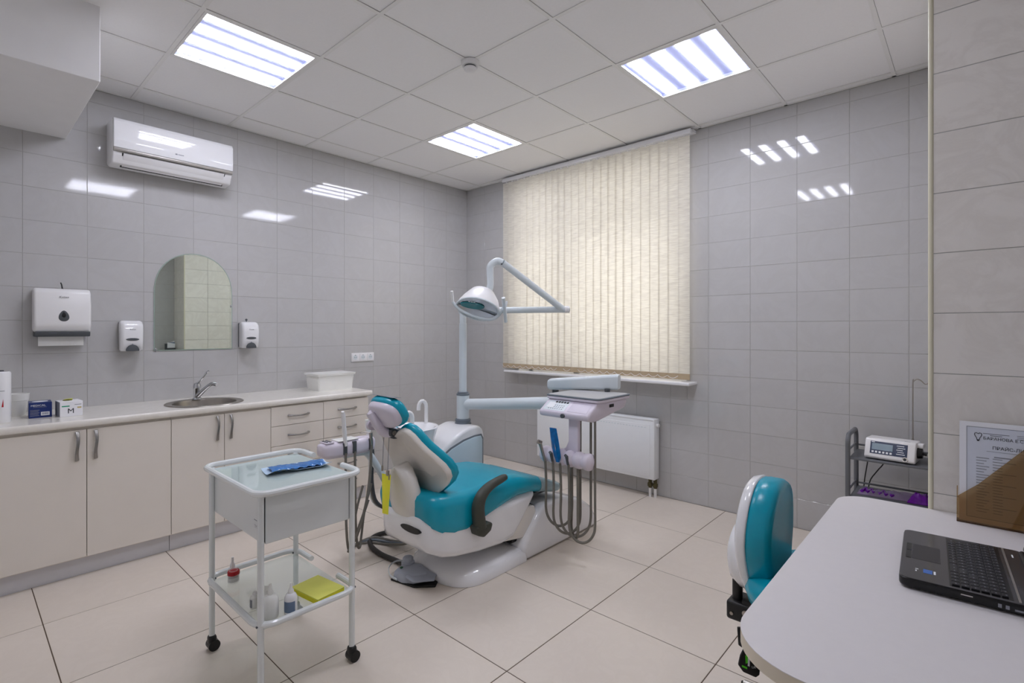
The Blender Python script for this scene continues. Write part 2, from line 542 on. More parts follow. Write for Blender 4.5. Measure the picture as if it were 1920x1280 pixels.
mb = MB()
for lo, hi in (((XL - 0.2, YB + 0.0015, 0), (WX0, YB + 0.30, HC + 0.2)), ((WX1, YB + 0.0015, 0), (XR + 0.2, YB + 0.30, HC + 0.2)),
               ((WX0, YB + 0.0015, 0), (WX1, YB + 0.30, WZ0)), ((WX0, YB + 0.0015, WZ1), (WX1, YB + 0.30, HC + 0.2))):
    mb.box(lo, hi)
wall_back = struct('wall_back', mb, 'grout')
cells = []
for a, b in spans(XL, PX, -1.4992, 0.3027):
    for c, d in spans(0, HC, 0, TH):
        cells += clip((a, b, c, d), (WX0, WX1, WZ0, WZ1))
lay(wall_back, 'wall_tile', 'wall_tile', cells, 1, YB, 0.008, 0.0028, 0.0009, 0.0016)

# the tiled wall block on the right, in front of the rack
wall_block = struct('wall_right_block', MB().box((PX + 0.006, PY + 0.0015, 0), (XR + 0.2, YB, HC + 0.2)), 'grout')
cells = [(a, b, c, d) for a, b in spans(PX + 0.008, XR, PX + 0.008, 0.3) for c, d in spans(0, HC, 0, TH)]
lay(wall_block, 'wall_tile', 'brightened_tile', cells, 1, PY, 0.008, 0.0026, 0.0009, 0.0012)
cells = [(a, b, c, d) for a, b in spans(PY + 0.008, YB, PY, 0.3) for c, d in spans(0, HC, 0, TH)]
lay(wall_block, 'wall_tile', 'brightened_tile', cells, 0, PX, 0.008, 0.0026, 0.0009, 0.0012)
struct('trim_1', MB().cyl((PX + 0.003, PY + 0.003, 0), (PX + 0.003, PY + 0.003, HC), 0.0075, n=12), 'trim')

wall_right = struct('wall_right', MB().box((XR + 0.0015, YR - 0.2, 0), (XR + 0.2, PY, HC + 0.2)), 'grout')
cells = [(a, b, c, d) for a, b in spans(YR, PY, PY, 0.3) for c, d in spans(0, HC, 0, TH)]
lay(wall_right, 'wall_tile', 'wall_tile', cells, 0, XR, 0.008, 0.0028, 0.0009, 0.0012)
struct('wall_rear', MB().box((XL - 0.2, YR - 0.2, 0), (XR + 0.2, YR, HC + 0.2)), 'plaster')

# ---- suspended ceiling
ceiling = struct('ceiling', MB().box((XL - 0.3, YR - 0.3, HC + 0.10), (XR + 0.3, YB + 0.4, HC + 0.3)), 'ceil_gap')
GX, GY, G = -2.159, 2.0208, 0.6
LIGHTS = [(-3.359, 0.8208), (-3.359, 2.6208), (-1.559, 0.8208), (-1.559, 2.6208)]
xs, ys = spans(XL, XR, GX, G), spans(YR, YB, GY, G)
cells = []
for a, b in xs:
    for c, d in ys:
        if any(abs(a - lx) < 0.02 and abs(c - ly) < 0.02 for lx, ly in LIGHTS):
            continue
        if (b <= -3.2 and d <= 0.3) or (a > PX and c > PY):
            continue
        cells.append((a, b, c, d))
lay(ceiling, 'ceiling_panel', 'ceil_tile', cells, 2, HC + 0.004, 0.014, 0.021, 0.0, 0.0012)
mb_lines = []
for a, b in xs[1:]:
    part('ceiling_bar', MB().box((a - 0.0115, YR, HC), (a + 0.0095, YB, HC + 0.003)).box((a - 0.001, YR, HC + 0.003), (a + 0.001, YB, HC + 0.03)), 'ceil_bar', ceiling)
for c, d in ys[1:]:
    for a, b in xs:
        if b - a < 0.05: continue
        part('ceiling_bar', MB().box((a + 0.0095, c - 0.0115, HC), (b - 0.0115, c + 0.0095, HC + 0.003)), 'ceil_bar', ceiling)
part('edge_angle', MB().box((XL, YR, HC), (XL + 0.019, YB, HC + 0.003)).box((XL, YR, HC), (XL + 0.002, YB, HC + 0.03)), 'ceil_bar', ceiling)
part('edge_angle', MB().box((XL, YB - 0.019, HC), (PX, YB, HC + 0.003)).box((XL, YB - 0.002, HC), (PX, YB, HC + 0.03)), 'ceil_bar', ceiling)

# boxed-in duct in the upper left corner
struct('ceiling_bulkhead', MB().box((XL, YR, 2.545), (-3.113, 0.484, HC + 0.09), 0.002, 1), 'plaster')

# ---- window: frame, sashes, panes, reveal, sill
mb = MB()
Y0, Y1 = YB + 0.16, YB + 0.22
def bar(x0, x1, z0, z1, y0=Y0, y1=Y1):
    return MB().box((x0, y0, z0), (x1, y1, z1), 0.006, 2)
win = struct('window_1', MB().box((WX0, Y0, WZ0), (WX0 + 0.06, Y1, WZ1)).box((WX1 - 0.06, Y0, WZ0), (WX1, Y1, WZ1)).box((WX0, Y0, WZ0), (WX1, Y1, WZ0 + 0.06)).box((WX0, Y0, WZ1 - 0.06), (WX1, Y1, WZ1)), 'pvc')
part('mullion', bar(-2.87, -2.79, WZ0, WZ1), 'pvc', win)
part('transom', bar(WX0, WX1, 2.30, 2.39), 'pvc', win)
for x0, x1 in ((WX0 + 0.06, -2.87), (-2.79, WX1 - 0.06)):
    for z0, z1 in ((WZ0 + 0.06, 2.30), (2.39, WZ1 - 0.06)):
        s = part('sash', bar(x0, x0 + 0.05, z0, z1).box((x1 - 0.05, Y0, z0), (x1, Y1, z1)).box((x0, Y0, z0), (x1, Y1, z0 + 0.05)).box((x0, Y0, z1 - 0.05), (x1, Y1, z1)), 'pvc', win)
        part('pane', MB().box((x0 + 0.05, Y0 + 0.025, z0 + 0.05), (x1 - 0.05, Y0 + 0.031, z1 - 0.05)), 'glass', s)
part('reveal', MB().box((WX0 - 0.004, YB + 0.002, WZ0), (WX0 + 0.012, Y0, WZ1)).box((WX1 - 0.012, YB + 0.002, WZ0), (WX1 + 0.004, Y0, WZ1)).box((WX0, YB + 0.002, WZ1 - 0.012), (WX1, Y0, WZ1)), 'plaster', win)
single('window_sill', MB().box((-3.50, YB - 0.155, 0.927), (-1.585, YB + 0.16, 0.952), 0.008, 3), 'gloss_white',
       'white window sill board below the vertical blinds', 'window sill')

# ---- ceiling lights
def ceiling_light(x, y, label):
    t = thing('ceiling_light', label, 'ceiling light', (x + 0.3, y + 0.3, HC), 'recessed tube lights in the ceiling grid')
    a, b, c, d = x + 0.011, x + 0.589, y + 0.011, y + 0.589
    z0, z1 = HC + 0.004, HC + 0.026
    mb = MB()
    mb.box((a, c, z1), (b, d, z1 + 0.004))
    for lo, hi in (((a, c, z0), (a + 0.004, d, z1)), ((b - 0.004, c, z0), (b, d, z1)), ((a, c, z0), (b, c + 0.004, z1)), ((a, d - 0.004, z0), (b, d, z1))):
        mb.box(lo, hi)
    part('housing', mb, 'lamp_white', t)
    w = 0.014
    part('frame', MB().box((a, c, HC), (a + w, d, z0)).box((b - w, c, HC), (b, d, z0)).box((a + w, c, HC), (b - w, c + w, z0)).box((a + w, d - w, HC), (b - w, d, z0)), 'ceil_bar', t)
    for k in range(4):
        cx = a + (k + 0.5) * (b - a) / 4
        part('tube', MB().tube([(cx, c + 0.016, HC + 0.015), (cx, d - 0.016, HC + 0.015)], 0.029, 12, flat=(1.0, 0.20)), 'tube', t)
    part('diffuser', MB().box((a + 0.004, c + 0.004, HC + 0.005), (b - 0.004, d - 0.004, HC + 0.0065)), 'diffuser', t)
ceiling_light(*LIGHTS[0], 'recessed tube light above the air conditioner')
ceiling_light(*LIGHTS[1], 'recessed tube light in the far corner near the blinds')
ceiling_light(*LIGHTS[2], 'recessed tube light just outside the top of the view')
ceiling_light(*LIGHTS[3], 'recessed tube light on the right, by the top of the blinds')

# ---- smoke detector
t = thing('smoke_detector', 'round white smoke detector on the ceiling', 'smoke detector', (GX, GY, HC))
part('mounting_base', MB().lathe([(0.052, 0), (0.052, -0.012), (0.046, -0.026), (0.02, -0.027)], (GX, GY, HC), 28), 'white', t)
part('vent_slot', MB().lathe([(0.034, -0.0265), (0.034, -0.036)], (GX, GY, HC), 24), 'dark_grey', t)
part('sensor_cap', MB().lathe([(0.036, -0.034), (0.038, -0.041), (0.030, -0.050), (0.012, -0.054), (0.001, -0.0545)], (GX, GY, HC), 24), 'white', t)

# ---- vertical blinds
BY = YB - 0.085
t = thing('vertical_blinds', 'cream vertical fabric blinds drawn across the window', 'blinds', (-2.58, BY, 0.965))
BX0, BX1, BZ0, BZ1 = -3.545, -1.605, 0.968, 2.845
part('head_rail', MB().box((BX0 - 0.02, BY - 0.022, 2.852), (BX1 + 0.01, BY + 0.022, 2.888), 0.004, 2).box((BX0 - 0.02, BY + 0.022, 2.872), (BX1 + 0.01, YB, 2.895)), 'gloss_white', t)
seams = [-3.52, -3.445, -3.367, -3.283, -3.207, -3.127, -3.047, -2.973, -2.898, -2.831, -2.756, -2.675, -2.595, -2.516, -2.439,
         -2.364, -2.290, -2.216, -2.142, -2.061, -1.981, -1.901, -1.823, -1.743, -1.655]
SW = 0.089
proto = {}
for i, sx in enumerate(seams):
    ang = math.radians(random.uniform(4, 7) if i not in (10, 11, 12) else 2)
    hx, hy = math.cos(ang) * SW / 2, math.sin(ang) * SW / 2
    cx = sx
    n = 4
    prof = []
    for k in range(n + 1):
        s = -1 + 2 * k / n
        prof.append((cx + s * hx, BY + s * hy + 0.004 * (1 - s * s)))
    mb = MB()
    th = 0.0006
    ring = [(x, y - th) for x, y in prof] + [(x, y + th) for x, y in reversed(prof)]
    mb.loft([[(x, y, BZ0 + 0.044) for x, y in ring], [(x, y, BZ1) for x, y in ring]])
    sl = part('slat', mb, 'slat', t, 30)
    mb = MB()
    ring = [(x, y - 0.0022) for x, y in prof] + [(x, y + 0.0022) for x, y in reversed(prof)]
    mb.loft([[(x, y, BZ0) for x, y in ring], [(x, y, BZ0 + 0.045) for x, y in ring]])
    part('weight_pocket', mb, 'hem', sl, 30)
    part('hanger', MB().box((cx - 0.006, BY - 0.004, BZ1 - 0.004), (cx + 0.006, BY + 0.004, 2.853)), 'white', sl)
for i in range(len(seams) - 1):
    if i in (9, 11): continue
    a, b = seams[i] - 0.042, seams[i + 1] - 0.042
    yy = BY - 0.014
    pts = [(a, yy, BZ0 + 0.028), (a * 0.75 + b * 0.25, yy - 0.002, BZ0 + 0.014), ((a + b) / 2, yy - 0.003, BZ0 + 0.009), (a * 0.25 + b * 0.75, yy - 0.002, BZ0 + 0.014), (b, yy, BZ0 + 0.028)]
    part('bead_chain', MB().tube(pts, 0.0016, 5, smooth=3), 'white', t)

# ---- radiator
t = thing('radiator', 'white flat panel radiator on the wall below the window', 'radiator', (-2.49, YB - 0.07, 0.15))
RX0, RX1, RZ0, RZ1, RY0, RY1 = -3.095, -1.895, 0.150, 0.635, YB - 0.115, YB - 0.03
part('front_panel', MB().box((RX0, RY0, RZ0), (RX1, RY0 + 0.018, RZ1 - 0.012), 0.006, 2).box((RX0 + 0.025, RY0 - 0.003, RZ0 + 0.022), (RX1 - 0.03, RY0 + 0.004, RZ1 - 0.045), 0.003, 2), 'radiator', t)
part('back_panel', MB().box((RX0, RY1 - 0.018, RZ0), (RX1, RY1, RZ1 - 0.012), 0.006, 2), 'radiator', t)
part('top_grille', MB().box((RX0, RY0 - 0.002, RZ1 - 0.014), (RX1, RY1, RZ1), 0.003, 2), 'radiator', t)
part('side_cover', MB().box((RX1 - 0.002, RY0, RZ0), (RX1 + 0.008, RY1, RZ1), 0.003, 2), 'radiator', t)
mb = MB()
n = 40
for k in range(n):
    x = RX0 + 0.05 + k * (RX1 - RX0 - 0.10) / n
    mb.box((x, RY0 - 0.0042, RZ1 - 0.072), (x + 0.014, RY0 - 0.0025, RZ1 - 0.067))
    mb.box((x, RY0 - 0.0042, RZ0 + 0.040), (x + 0.014, RY0 - 0.0025, RZ0 + 0.044), mi=1)
part('embossed_marks', mb, ['unit_grey', 'gloss_white'], t, kind='stuff')
part('bleed_valve', MB().cyl((RX1 + 0.006, RY0 + 0.04, RZ1 - 0.05), (RX1 + 0.03, RY0 + 0.04, RZ1 - 0.05), 0.014, n=14), 'white', t)
for x in (RX1 - 0.05, RX1 - 0.005):
    v = part('valve', MB().cyl((x, RY0 + 0.045, 0.075), (x, RY0 + 0.045, 0.152), 0.014, n=10).box((x - 0.017, RY0 + 0.03, 0.085), (x + 0.017, RY0 + 0.06, 0.115), 0.004), 'brass', t)
    part('pipe', MB().cyl((x, RY0 + 0.045, 0.0), (x, RY0 + 0.045, 0.08), 0.011, n=10), 'white', v)

# ---- air conditioner
t = thing('air_conditioner', 'white split air conditioner high on the tiled wall', 'air conditioner', (XL, 1.04, 2.41))
AY0, AY1 = 0.685, 1.385
def acprof(pts):
    return [(XL + x, 0, z) for x, z in pts]
def ac(pts, y0, y1, bev):
    return MB().solid([(XL + x, y0, z) for x, z in pts], (0, y1 - y0, 0), bev, 3)
part('body', ac([(0, 2.43), (0.06, 2.405), (0.15, 2.415), (0.185, 2.475), (0.19, 2.67), (0.17, 2.695), (0, 2.70)], AY0, AY1, 0.012), 'white', t)
part('front_panel', ac([(0.183, 2.50), (0.208, 2.505), (0.214, 2.56), (0.212, 2.67), (0.198, 2.692), (0.18, 2.694)], AY0 + 0.002, AY1 - 0.002, 0.006), 'gloss_white', t)
part('chin_strip', ac([(0.183, 2.484), (0.203, 2.486), (0.206, 2.503), (0.183, 2.503)], AY0 + 0.003, AY1 - 0.003, 0.002), 'silver', t)
part('air_slot', MB().solid([(XL + 0.125, AY0 + 0.05, 2.402), (XL + 0.192, AY0 + 0.05, 2.479), (XL + 0.180, AY0 + 0.05, 2.479), (XL + 0.11, AY0 + 0.05, 2.41)], (0, AY1 - AY0 - 0.10, 0)), 'black', t)
part('louver', MB().solid([(XL + 0.134, AY0 + 0.056, 2.405), (XL + 0.196, AY0 + 0.056, 2.477), (XL + 0.190, AY0 + 0.056, 2.479), (XL + 0.128, AY0 + 0.056, 2.411)], (0, AY1 - AY0 - 0.112, 0), 0.001), 'white', t)
part('badge', MB().box((XL + 0.2125, 1.02, 2.535), (XL + 0.2135, 1.032, 2.543), mi=0).box((XL + 0.2125, 1.036, 2.537), (XL + 0.2135, 1.07, 2.541), mi=0), 'grey_ink', t)

# ---- mirror with an arched top
MY0, MY1, MZ0, MZ1 = 0.944, 1.447, 1.207, 1.905
def arch(inset=0.0):
    r = (MY1 - MY0) / 2 * 1.0
    cy = (MY0 + MY1) / 2
    zc = MZ1 - 0.30
    p = [(MY0 + inset, MZ0 + inset), (MY1 - inset, MZ0 + inset)]
    for k in range(25):
        a = math.pi * k / 24
        p.append((cy + (r - inset) * math.cos(a), zc + (0.30 - inset) * math.sin(a) ** 0.85))
    return p
t = thing('mirror', 'frameless wall mirror with an arched top above the sink', 'mirror', (XL, 1.195, MZ0))
part('glass_edge', MB().solid([(XL, y, z) for y, z in arch()], (0.005, 0, 0)), 'mirror_edge', t)
part('mirror_face', MB().solid([(XL + 0.005, y, z) for y, z in arch(0.006)], (0.0008, 0, 0)), 'mirror', t)
for y, z in ((0.955, 1.212), (1.437, 1.53)):
    part('clip', MB().box((XL + 0.004, y - 0.005, z - 0.008), (XL + 0.010, y + 0.005, z + 0.012), 0.002), 'chrome', t)

# ---- paper towel dispenser
t = thing('paper_towel_dispenser', 'white paper towel dispenser with a sheet hanging out', 'dispenser', (XL, 0.46, 1.30))
DY0, DY1 = 0.328, 0.592
part('cover', MB().solid([(XL, DY0, 1.345), (XL + 0.10, DY0, 1.335), (XL + 0.122, DY0, 1.38), (XL + 0.122, DY0, 1.50), (XL + 0.105, DY0, 1.585), (XL + 0.08, DY0, 1.605), (XL, DY0, 1.60)], (0, DY1 - DY0, 0), 0.014, 3), 'white', t)
part('lower_lip', MB().solid([(XL + 0.01, DY0 + 0.004, 1.312), (XL + 0.112, DY0 + 0.004, 1.312), (XL + 0.118, DY0 + 0.004, 1.342), (XL + 0.01, DY0 + 0.004, 1.345)], (0, DY1 - DY0 - 0.008, 0), 0.006, 2), 'dark_grey', t)
def drop(cy, cz, w, h, x):
    return [(x, cy + w * math.sin(2 * math.pi * k / 28) * (1 - 0.28 * math.cos(2 * math.pi * k / 28)), cz - h * -math.cos(2 * math.pi * k / 28)) for k in range(28)]
wn = part('sight_window', MB().solid(drop(0.462, 1.437, 0.024, 0.033, XL + 0.118), (0.006, 0, 0), 0.002), 'dark_grey', t)
part('window_inset', MB().solid(drop(0.462, 1.445, 0.009, 0.017, XL + 0.122), (0.0035, 0, 0), 0.001), 'black', wn)
part('key', MB().tube([(XL + 0.06, 0.462, 1.60), (XL + 0.058, 0.458, 1.63), (XL + 0.05, 0.455, 1.642)], 0.0035, 6).ball((XL + 0.06, 0.462, 1.602), 0.006), 'black', t)
part('brand_mark', text_mb('Ksitex', 0.018, (XL + 0.1185, 0.462, 1.546), (0, 1, 0), (-0.25, 0, 1), align='CENTER', shear=0.3), 'ink', t, smooth=False)
part('paper_sheet', MB().solid([(XL + 0.052, 0.352, 1.325), (XL + 0.055, 0.352, 1.256), (XL + 0.058, 0.352, 1.256), (XL + 0.056, 0.352, 1.325)], (0, 0.21, 0)), 'towel', t)

# ---- soap dispensers
def soap(y, label, knob):
    t = thing('soap_dispenser', label, 'dispenser', (XL, y, 1.21), 'soap dispensers beside the mirror')
    h = 0.062
    out = []
    prof = [(1.212, 0.070, 0.90), (1.222, 0.088, 1.0), (1.28, 0.094, 1.0), (1.34, 0.098, 1.0), (1.385, 0.090, 1.0), (1.405, 0.074, 0.96), (1.414, 0.052, 0.84)]
    rings = []
    for z, d, w in prof:
        r = rrect(d, 2 * h * w, min(0.022, d * 0.35), 4)
        rings.append([(XL + 0.012 + d / 2 + px, y + py, z) for px, py in r])
    part('body', MB().loft(rings), 'gloss_white', t, 60)
    part('back_plate', MB().box((XL, y - 0.058, 1.22), (XL + 0.014, y + 0.058, 1.405), 0.004), 'dark_grey', t)
    part('level_window', MB().solid([(XL + 0.106, y + 0.036 * math.cos(2 * math.pi * k / 20), 1.290 + 0.009 * math.sin(2 * math.pi * k / 20)) for k in range(20)], (0.003, 0, 0), 0.001), 'dark_grey', t)
    arc = [(XL + 0.098, y + 0.036 * math.cos(math.pi * k / 16), 1.214 + 0.042 * math.sin(math.pi * k / 16)) for k in range(17)]
    part('push_button', MB().solid(arc, (0.016, 0, 0), 0.003), 'dark_grey', t)
    part('drop_mark', MB().solid([(XL + 0.1055, y - 0.005, 1.256), (XL + 0.1055, y + 0.005, 1.256), (XL + 0.1055, y, 1.263)], (0.001, 0, 0)), 'grey_ink', t)
    part('brand_mark', text_mb('Ksitex', 0.013, (XL + 0.1115, y, 1.352), (0, 1, 0), (0, 0, 1), align='CENTER', shear=0.3), 'ink', t, smooth=False)
    if knob:
        part('lock_key', MB().cyl((XL + 0.04, y - 0.012, 1.41), (XL + 0.04, y - 0.012, 1.424), 0.003, n=8).ball((XL + 0.04, y - 0.012, 1.430), (0.004, 0.009, 0.009)), 'dark_grey', t)
soap(0.805, 'white soap dispenser between the towel dispenser and the mirror', False)
soap(1.548, 'white soap dispenser to the right of the mirror, with a lock key on top', True)

# ---- triple power socket
t = thing('power_socket', 'white triple power socket on the tiled wall', 'socket', (XL, 2.569, 1.06))
part('frame', MB().box((XL, 2.452, 1.060), (XL + 0.009, 2.686, 1.140), 0.003, 2), 'white', t)
for k in range(3):
    y = 2.491 + k * 0.078
    p = part('outlet', MB().solid([(XL + 0.008, y + a, 1.10 + b) for a, b in rrect(0.066, 0.066, 0.006)], (0.003, 0, 0), 0.001), 'gloss_white', t)
    part('recess', MB().solid([(XL + 0.0095, y + 0.021 * math.cos(2 * math.pi * q / 20), 1.10 + 0.021 * math.sin(2 * math.pi * q / 20)) for q in range(20)], (0.002, 0, 0)), 'unit_grey', p)
    part('contact', MB().cyl((XL + 0.010, y - 0.008, 1.10), (XL + 0.0122, y - 0.008, 1.10), 0.003, n=8).cyl((XL + 0.010, y + 0.008, 1.10), (XL + 0.0122, y + 0.008, 1.10), 0.003, n=8).box((XL + 0.010, y - 0.003, 1.117), (XL + 0.0125, y + 0.003, 1.123)), 'dark_grey', p)

# ================================================================== COUNTER
DX = -3.615                                      # front of the doors
CT = 0.862                                       # worktop height
def handle_v(x, y, z, l=0.155):
    pts = []
    for k in range(9):
        s = k / 8
        pts.append((x + 0.006 + 0.020 * math.sin(math.pi * s) ** 0.8, y + 0.003 * math.sin(2 * math.pi * s), z - l * s))
    return MB().tube(pts, [0.0085 - 0.002 * math.sin(math.pi * k / 8) for k in range(9)], 8, flat=(1.15, 0.6)).box((x, y - 0.006, z - 0.012), (x + 0.01, y + 0.006, z), 0.002).box((x, y - 0.006, z - l), (x + 0.01, y + 0.006, z - l + 0.012), 0.002)
def handle_h(x, y, z, l=0.155):
    pts = [(x + 0.006 + 0.022 * math.sin(math.pi * k / 8) ** 0.7, y - l / 2 + l * k / 8, z - 0.004 * math.sin(math.pi * k / 8)) for k in range(9)]
    return MB().tube(pts, [0.0075 - 0.002 * math.sin(math.pi * k / 8) for k in range(9)], 8).box((x, y - l / 2, z - 0.006), (x + 0.01, y - l / 2 + 0.012, z + 0.006), 0.002).box((x, y + l / 2 - 0.012, z - 0.006), (x + 0.01, y + l / 2, z + 0.006), 0.002)
def carcass(t, y0, y1):
    x0, x1 = XL + 0.012, DX - 0.019
    mb = MB()
    mb.box((x0, y0 + 0.001, 0.10), (x1, y0 + 0.017, CT - 0.042)).box((x0, y1 - 0.017, 0.10), (x1, y1 - 0.001, CT - 0.042))
    mb.box((x0, y0 + 0.017, 0.10), (x1, y1 - 0.017, 0.116)).box((x0, y0 + 0.017, 0.116), (x0 + 0.006, y1 - 0.017, CT - 0.042))
    mb.box((x1 - 0.06, y0 + 0.017, CT - 0.058), (x1, y1 - 0.017, CT - 0.042))
    part('carcass', mb, 'cabinet', t)
    part('dark_inside', MB().box((x1 - 0.006, y0 + 0.017, 0.118), (x1 - 0.003, y1 - 0.017, CT - 0.06)), 'cab_in', t)
def plinth(t, y0, y1):
    part('plinth', MB().box((-3.672, y0 + 0.001, 0.0), (-3.656, y1 - 0.001, 0.102), 0.001, 1), 'plinth', t)
def door_cabinet(y0, ym, y1, label):
    t = thing('base_cabinet', label, 'cabinet', (-3.9, (y0 + y1) / 2, 0))
    carcass(t, y0, y1); plinth(t, y0, y1)
    for a, b, hy in ((y0, ym, ym - 0.042), (ym, y1, ym + 0.038)):
        d = part('door', MB().box((DX - 0.018, a + 0.0015, 0.108), (DX, b - 0.0015, 0.806), 0.0012, 1), 'cabinet', t)
        part('handle', handle_v(DX, hy, 0.797), 'handle', d)
def drawer_cabinet(y0, y1, label):
    t = thing('drawer_cabinet', label, 'cabinet', (-3.9, (y0 + y1) / 2, 0))
    carcass(t, y0, y1); plinth(t, y0, y1)
    zs = [0.812, 0.676, 0.536, 0.396, 0.256, 0.108]
    for a, b in zip(zs[:-1], zs[1:]):
        d = part('drawer', MB().box((DX - 0.018, y0 + 0.0015, b + 0.0015), (DX, y1 - 0.0015, a - 0.0015), 0.0012, 1), 'cabinet', t)
        part('handle', handle_h(DX, (y0 + y1) / 2, (a + b) / 2), 'handle', d)
door_cabinet(-0.594, -0.245, 0.105, 'cream two-door base cabinet at the far left end of the counter, under the bulkhead')
door_cabinet(0.105, 0.504, 0.902, 'cream two-door base cabinet below the glove boxes')
door_cabinet(0.902, 1.199, 1.495, 'cream two-door base cabinet below the sink')
drawer_cabinet(1.495, 1.882, 'cream drawer cabinet between the sink cabinet and the end of the counter')
drawer_cabinet(1.882, 2.265, 'cream drawer cabinet at the right end of the counter')

# worktop with a round cut-out for the sink
SX, SY, SR = -3.845, 1.155, 0.232
def worktop():
    mb = MB()
    n = 32
    h = 0.225
    x0, x1, y0, y1 = XL + 0.001, -3.602, -0.597, 2.292
    zt, zb = CT, CT - 0.040
    circ = [(SX + (SR - 0.018) * math.cos(2 * math.pi * k / n), SY + (SR - 0.018) * math.sin(2 * math.pi * k / n)) for k in range(n)]
    sq = []
    for k in range(n):
        a = 2 * math.pi * k / n
        c, s = math.cos(a), math.sin(a)
        q = h / max(abs(c), abs(s))
        sq.append((SX + c * q, SY + s * q))
    for z in (zt, zb):
        vs = [(x, y, z) for x, y in circ] + [(x, y, z) for x, y in sq]
        mb.add(vs, [(k, (k + 1) % n, n + (k + 1) % n, n + k) for k in range(n)])
    mb.add([(x, y, zt) for x, y in circ] + [(x, y, zb) for x, y in circ], [(k, (k + 1) % n, n + (k + 1) % n, n + k) for k in range(n)])
    xa, xb, ya, yb = SX - h, SX + h, SY - h, SY + h
    xe = x1 - 0.012
    for z in (zt, zb):
        for r in ((x0, xe, y0, ya), (x0, xe, yb, y1), (x0, xa, ya, yb), (xb, xe, ya, yb)):
            a, b, c, d = r
            mb.quad((a, c, z), (b, c, z), (b, d, z), (a, d, z))
    # rounded front nose and the ends
    nose = []
    for k in range(9):
        a = math.pi / 2 - math.pi * k / 8
        sy_ = math.sin(a)
        nose.append((xe + 0.012 * math.cos(a), (zt + zb) / 2 + 0.020 * (abs(sy_) ** 0.6) * (1 if sy_ >= 0 else -1)))
    vs = [(x, y0, z) for x, z in nose] + [(x, y1, z) for x, z in nose]
    m = len(nose)
    mb.add(vs, [(k, k + 1, m + k + 1, m + k) for k in range(m - 1)])
    for y in (y0, y1):
        mb.add([(x0, y, zb), (x0, y, zt)] + [(x, y, z) for x, z in nose], [tuple(range(m + 2))])
    mb.quad((x0, y0, zb), (x0, y1, zb), (x0, y1, zt), (x0, y0, zt))
    return mb
mb = worktop()
o = single('worktop', mb, 'counter', 'long white worktop on the cream cabinets', 'worktop', ang=30, base=(-3.9, 0.8, CT - 0.04))

t = thing('sink', 'round stainless steel inset sink in the white worktop', 'sink', (SX, SY, CT - 0.15))
n = 40
part('rim', MB().lathe([(SR - 0.020, 0.0005), (SR, 0.0005), (SR - 0.003, 0.005), (SR - 0.035, 0.006), (SR - 0.045, 0.001), (SR - 0.040, -0.002)], (SX, SY, CT), n, cap=False), 'steel', t)
mb = MB()
inn = [(0.188, 0.003), (0.184, -0.01), (0.178, -0.10), (0.160, -0.135), (0.12, -0.150), (0.03, -0.152)]
out = [(0.03, -0.154), (0.122, -0.152), (0.163, -0.137), (0.181, -0.10), (0.187, -0.01), (0.191, 0.003)]
mb.lathe(inn + out, (SX, SY, CT), n, cap=False)
bowl = part('bowl', mb, 'steel', t)
part('drain', MB().lathe([(0.04, -0.1505), (0.038, -0.146), (0.02, -0.147), (0.001, -0.148)], (SX, SY, CT), 20), 'chrome', bowl)
mb = MB()
for k in range(4):
    mb.box((SX + 0.10 + 0.0, SY - 0.175 + k * 0.012, CT - 0.028), (SX + 0.101, SY - 0.170 + k * 0.012, CT - 0.008))
part('overflow_slot', MB().solid([(SX - 0.02 + 0.012 * k, SY - 0.181, CT - 0.03) for k in (0,)] + [(SX + 0.02, SY - 0.180, CT - 0.03), (SX + 0.02, SY - 0.180, CT - 0.015), (SX - 0.02, SY - 0.181, CT - 0.015)], (0, 0.003, 0)), 'black', bowl)

FX, FY = -4.03, 1.160
t = thing('faucet', 'chrome single-lever faucet behind the sink', 'faucet', (FX, FY, CT))
part('base', MB().lathe([(0.028, 0.006), (0.027, 0.014), (0.022, 0.018), (0.021, 0.07), (0.024, 0.078), (0.024, 0.10), (0.019, 0.116), (0.004, 0.122)], (FX, FY, CT), 20), 'chrome', t)
part('spout', MB().tube([(FX + 0.015, FY, CT + 0.030), (FX + 0.05, FY + 0.022, CT + 0.066), (FX + 0.09, FY + 0.046, CT + 0.102), (FX + 0.115, FY + 0.062, CT + 0.116), (FX + 0.145, FY + 0.08, CT + 0.112)], [0.017, 0.015, 0.013, 0.0125, 0.0125], 12, smooth=3), 'chrome', t)
part('lever', MB().tube([(FX, FY, CT + 0.112), (FX + 0.012, FY + 0.018, CT + 0.135), (FX + 0.03, FY + 0.035, CT + 0.165), (FX + 0.036, FY + 0.05, CT + 0.19), (FX + 0.05, FY + 0.058, CT + 0.202)], [0.009, 0.006, 0.006, 0.008, 0.006], 8, smooth=3), 'chrome', t)

# ---- things on the worktop
# lidded white box
t = thing('plastic_box', 'white lidded plastic box on the right end of the worktop', 'box', (-3.965, 2.115, CT))
x0, x1, y0, y1 = -4.066, -3.86, 1.972, 2.268
def taper_box(x0, x1, y0, y1, z0, z1, g, r=0.015):
    cx, cy = (x0 + x1) / 2, (y0 + y1) / 2
    a = [(cx + p, cy + q, z0) for p, q in rrect(x1 - x0, y1 - y0, r, 4)]
    b = [(cx + p, cy + q, z1) for p, q in rrect(x1 - x0 + 2 * g, y1 - y0 + 2 * g, r + g * 0.5, 4)]
    return MB().loft([a, b])
part('tub', taper_box(x0, x1, y0, y1, CT, CT + 0.122, 0.012), 'milky', t)
part('lid', taper_box(x0 - 0.02, x1 + 0.02, y0 - 0.02, y1 + 0.02, CT + 0.120, CT + 0.136, 0.003, 0.02), 'milky', t)

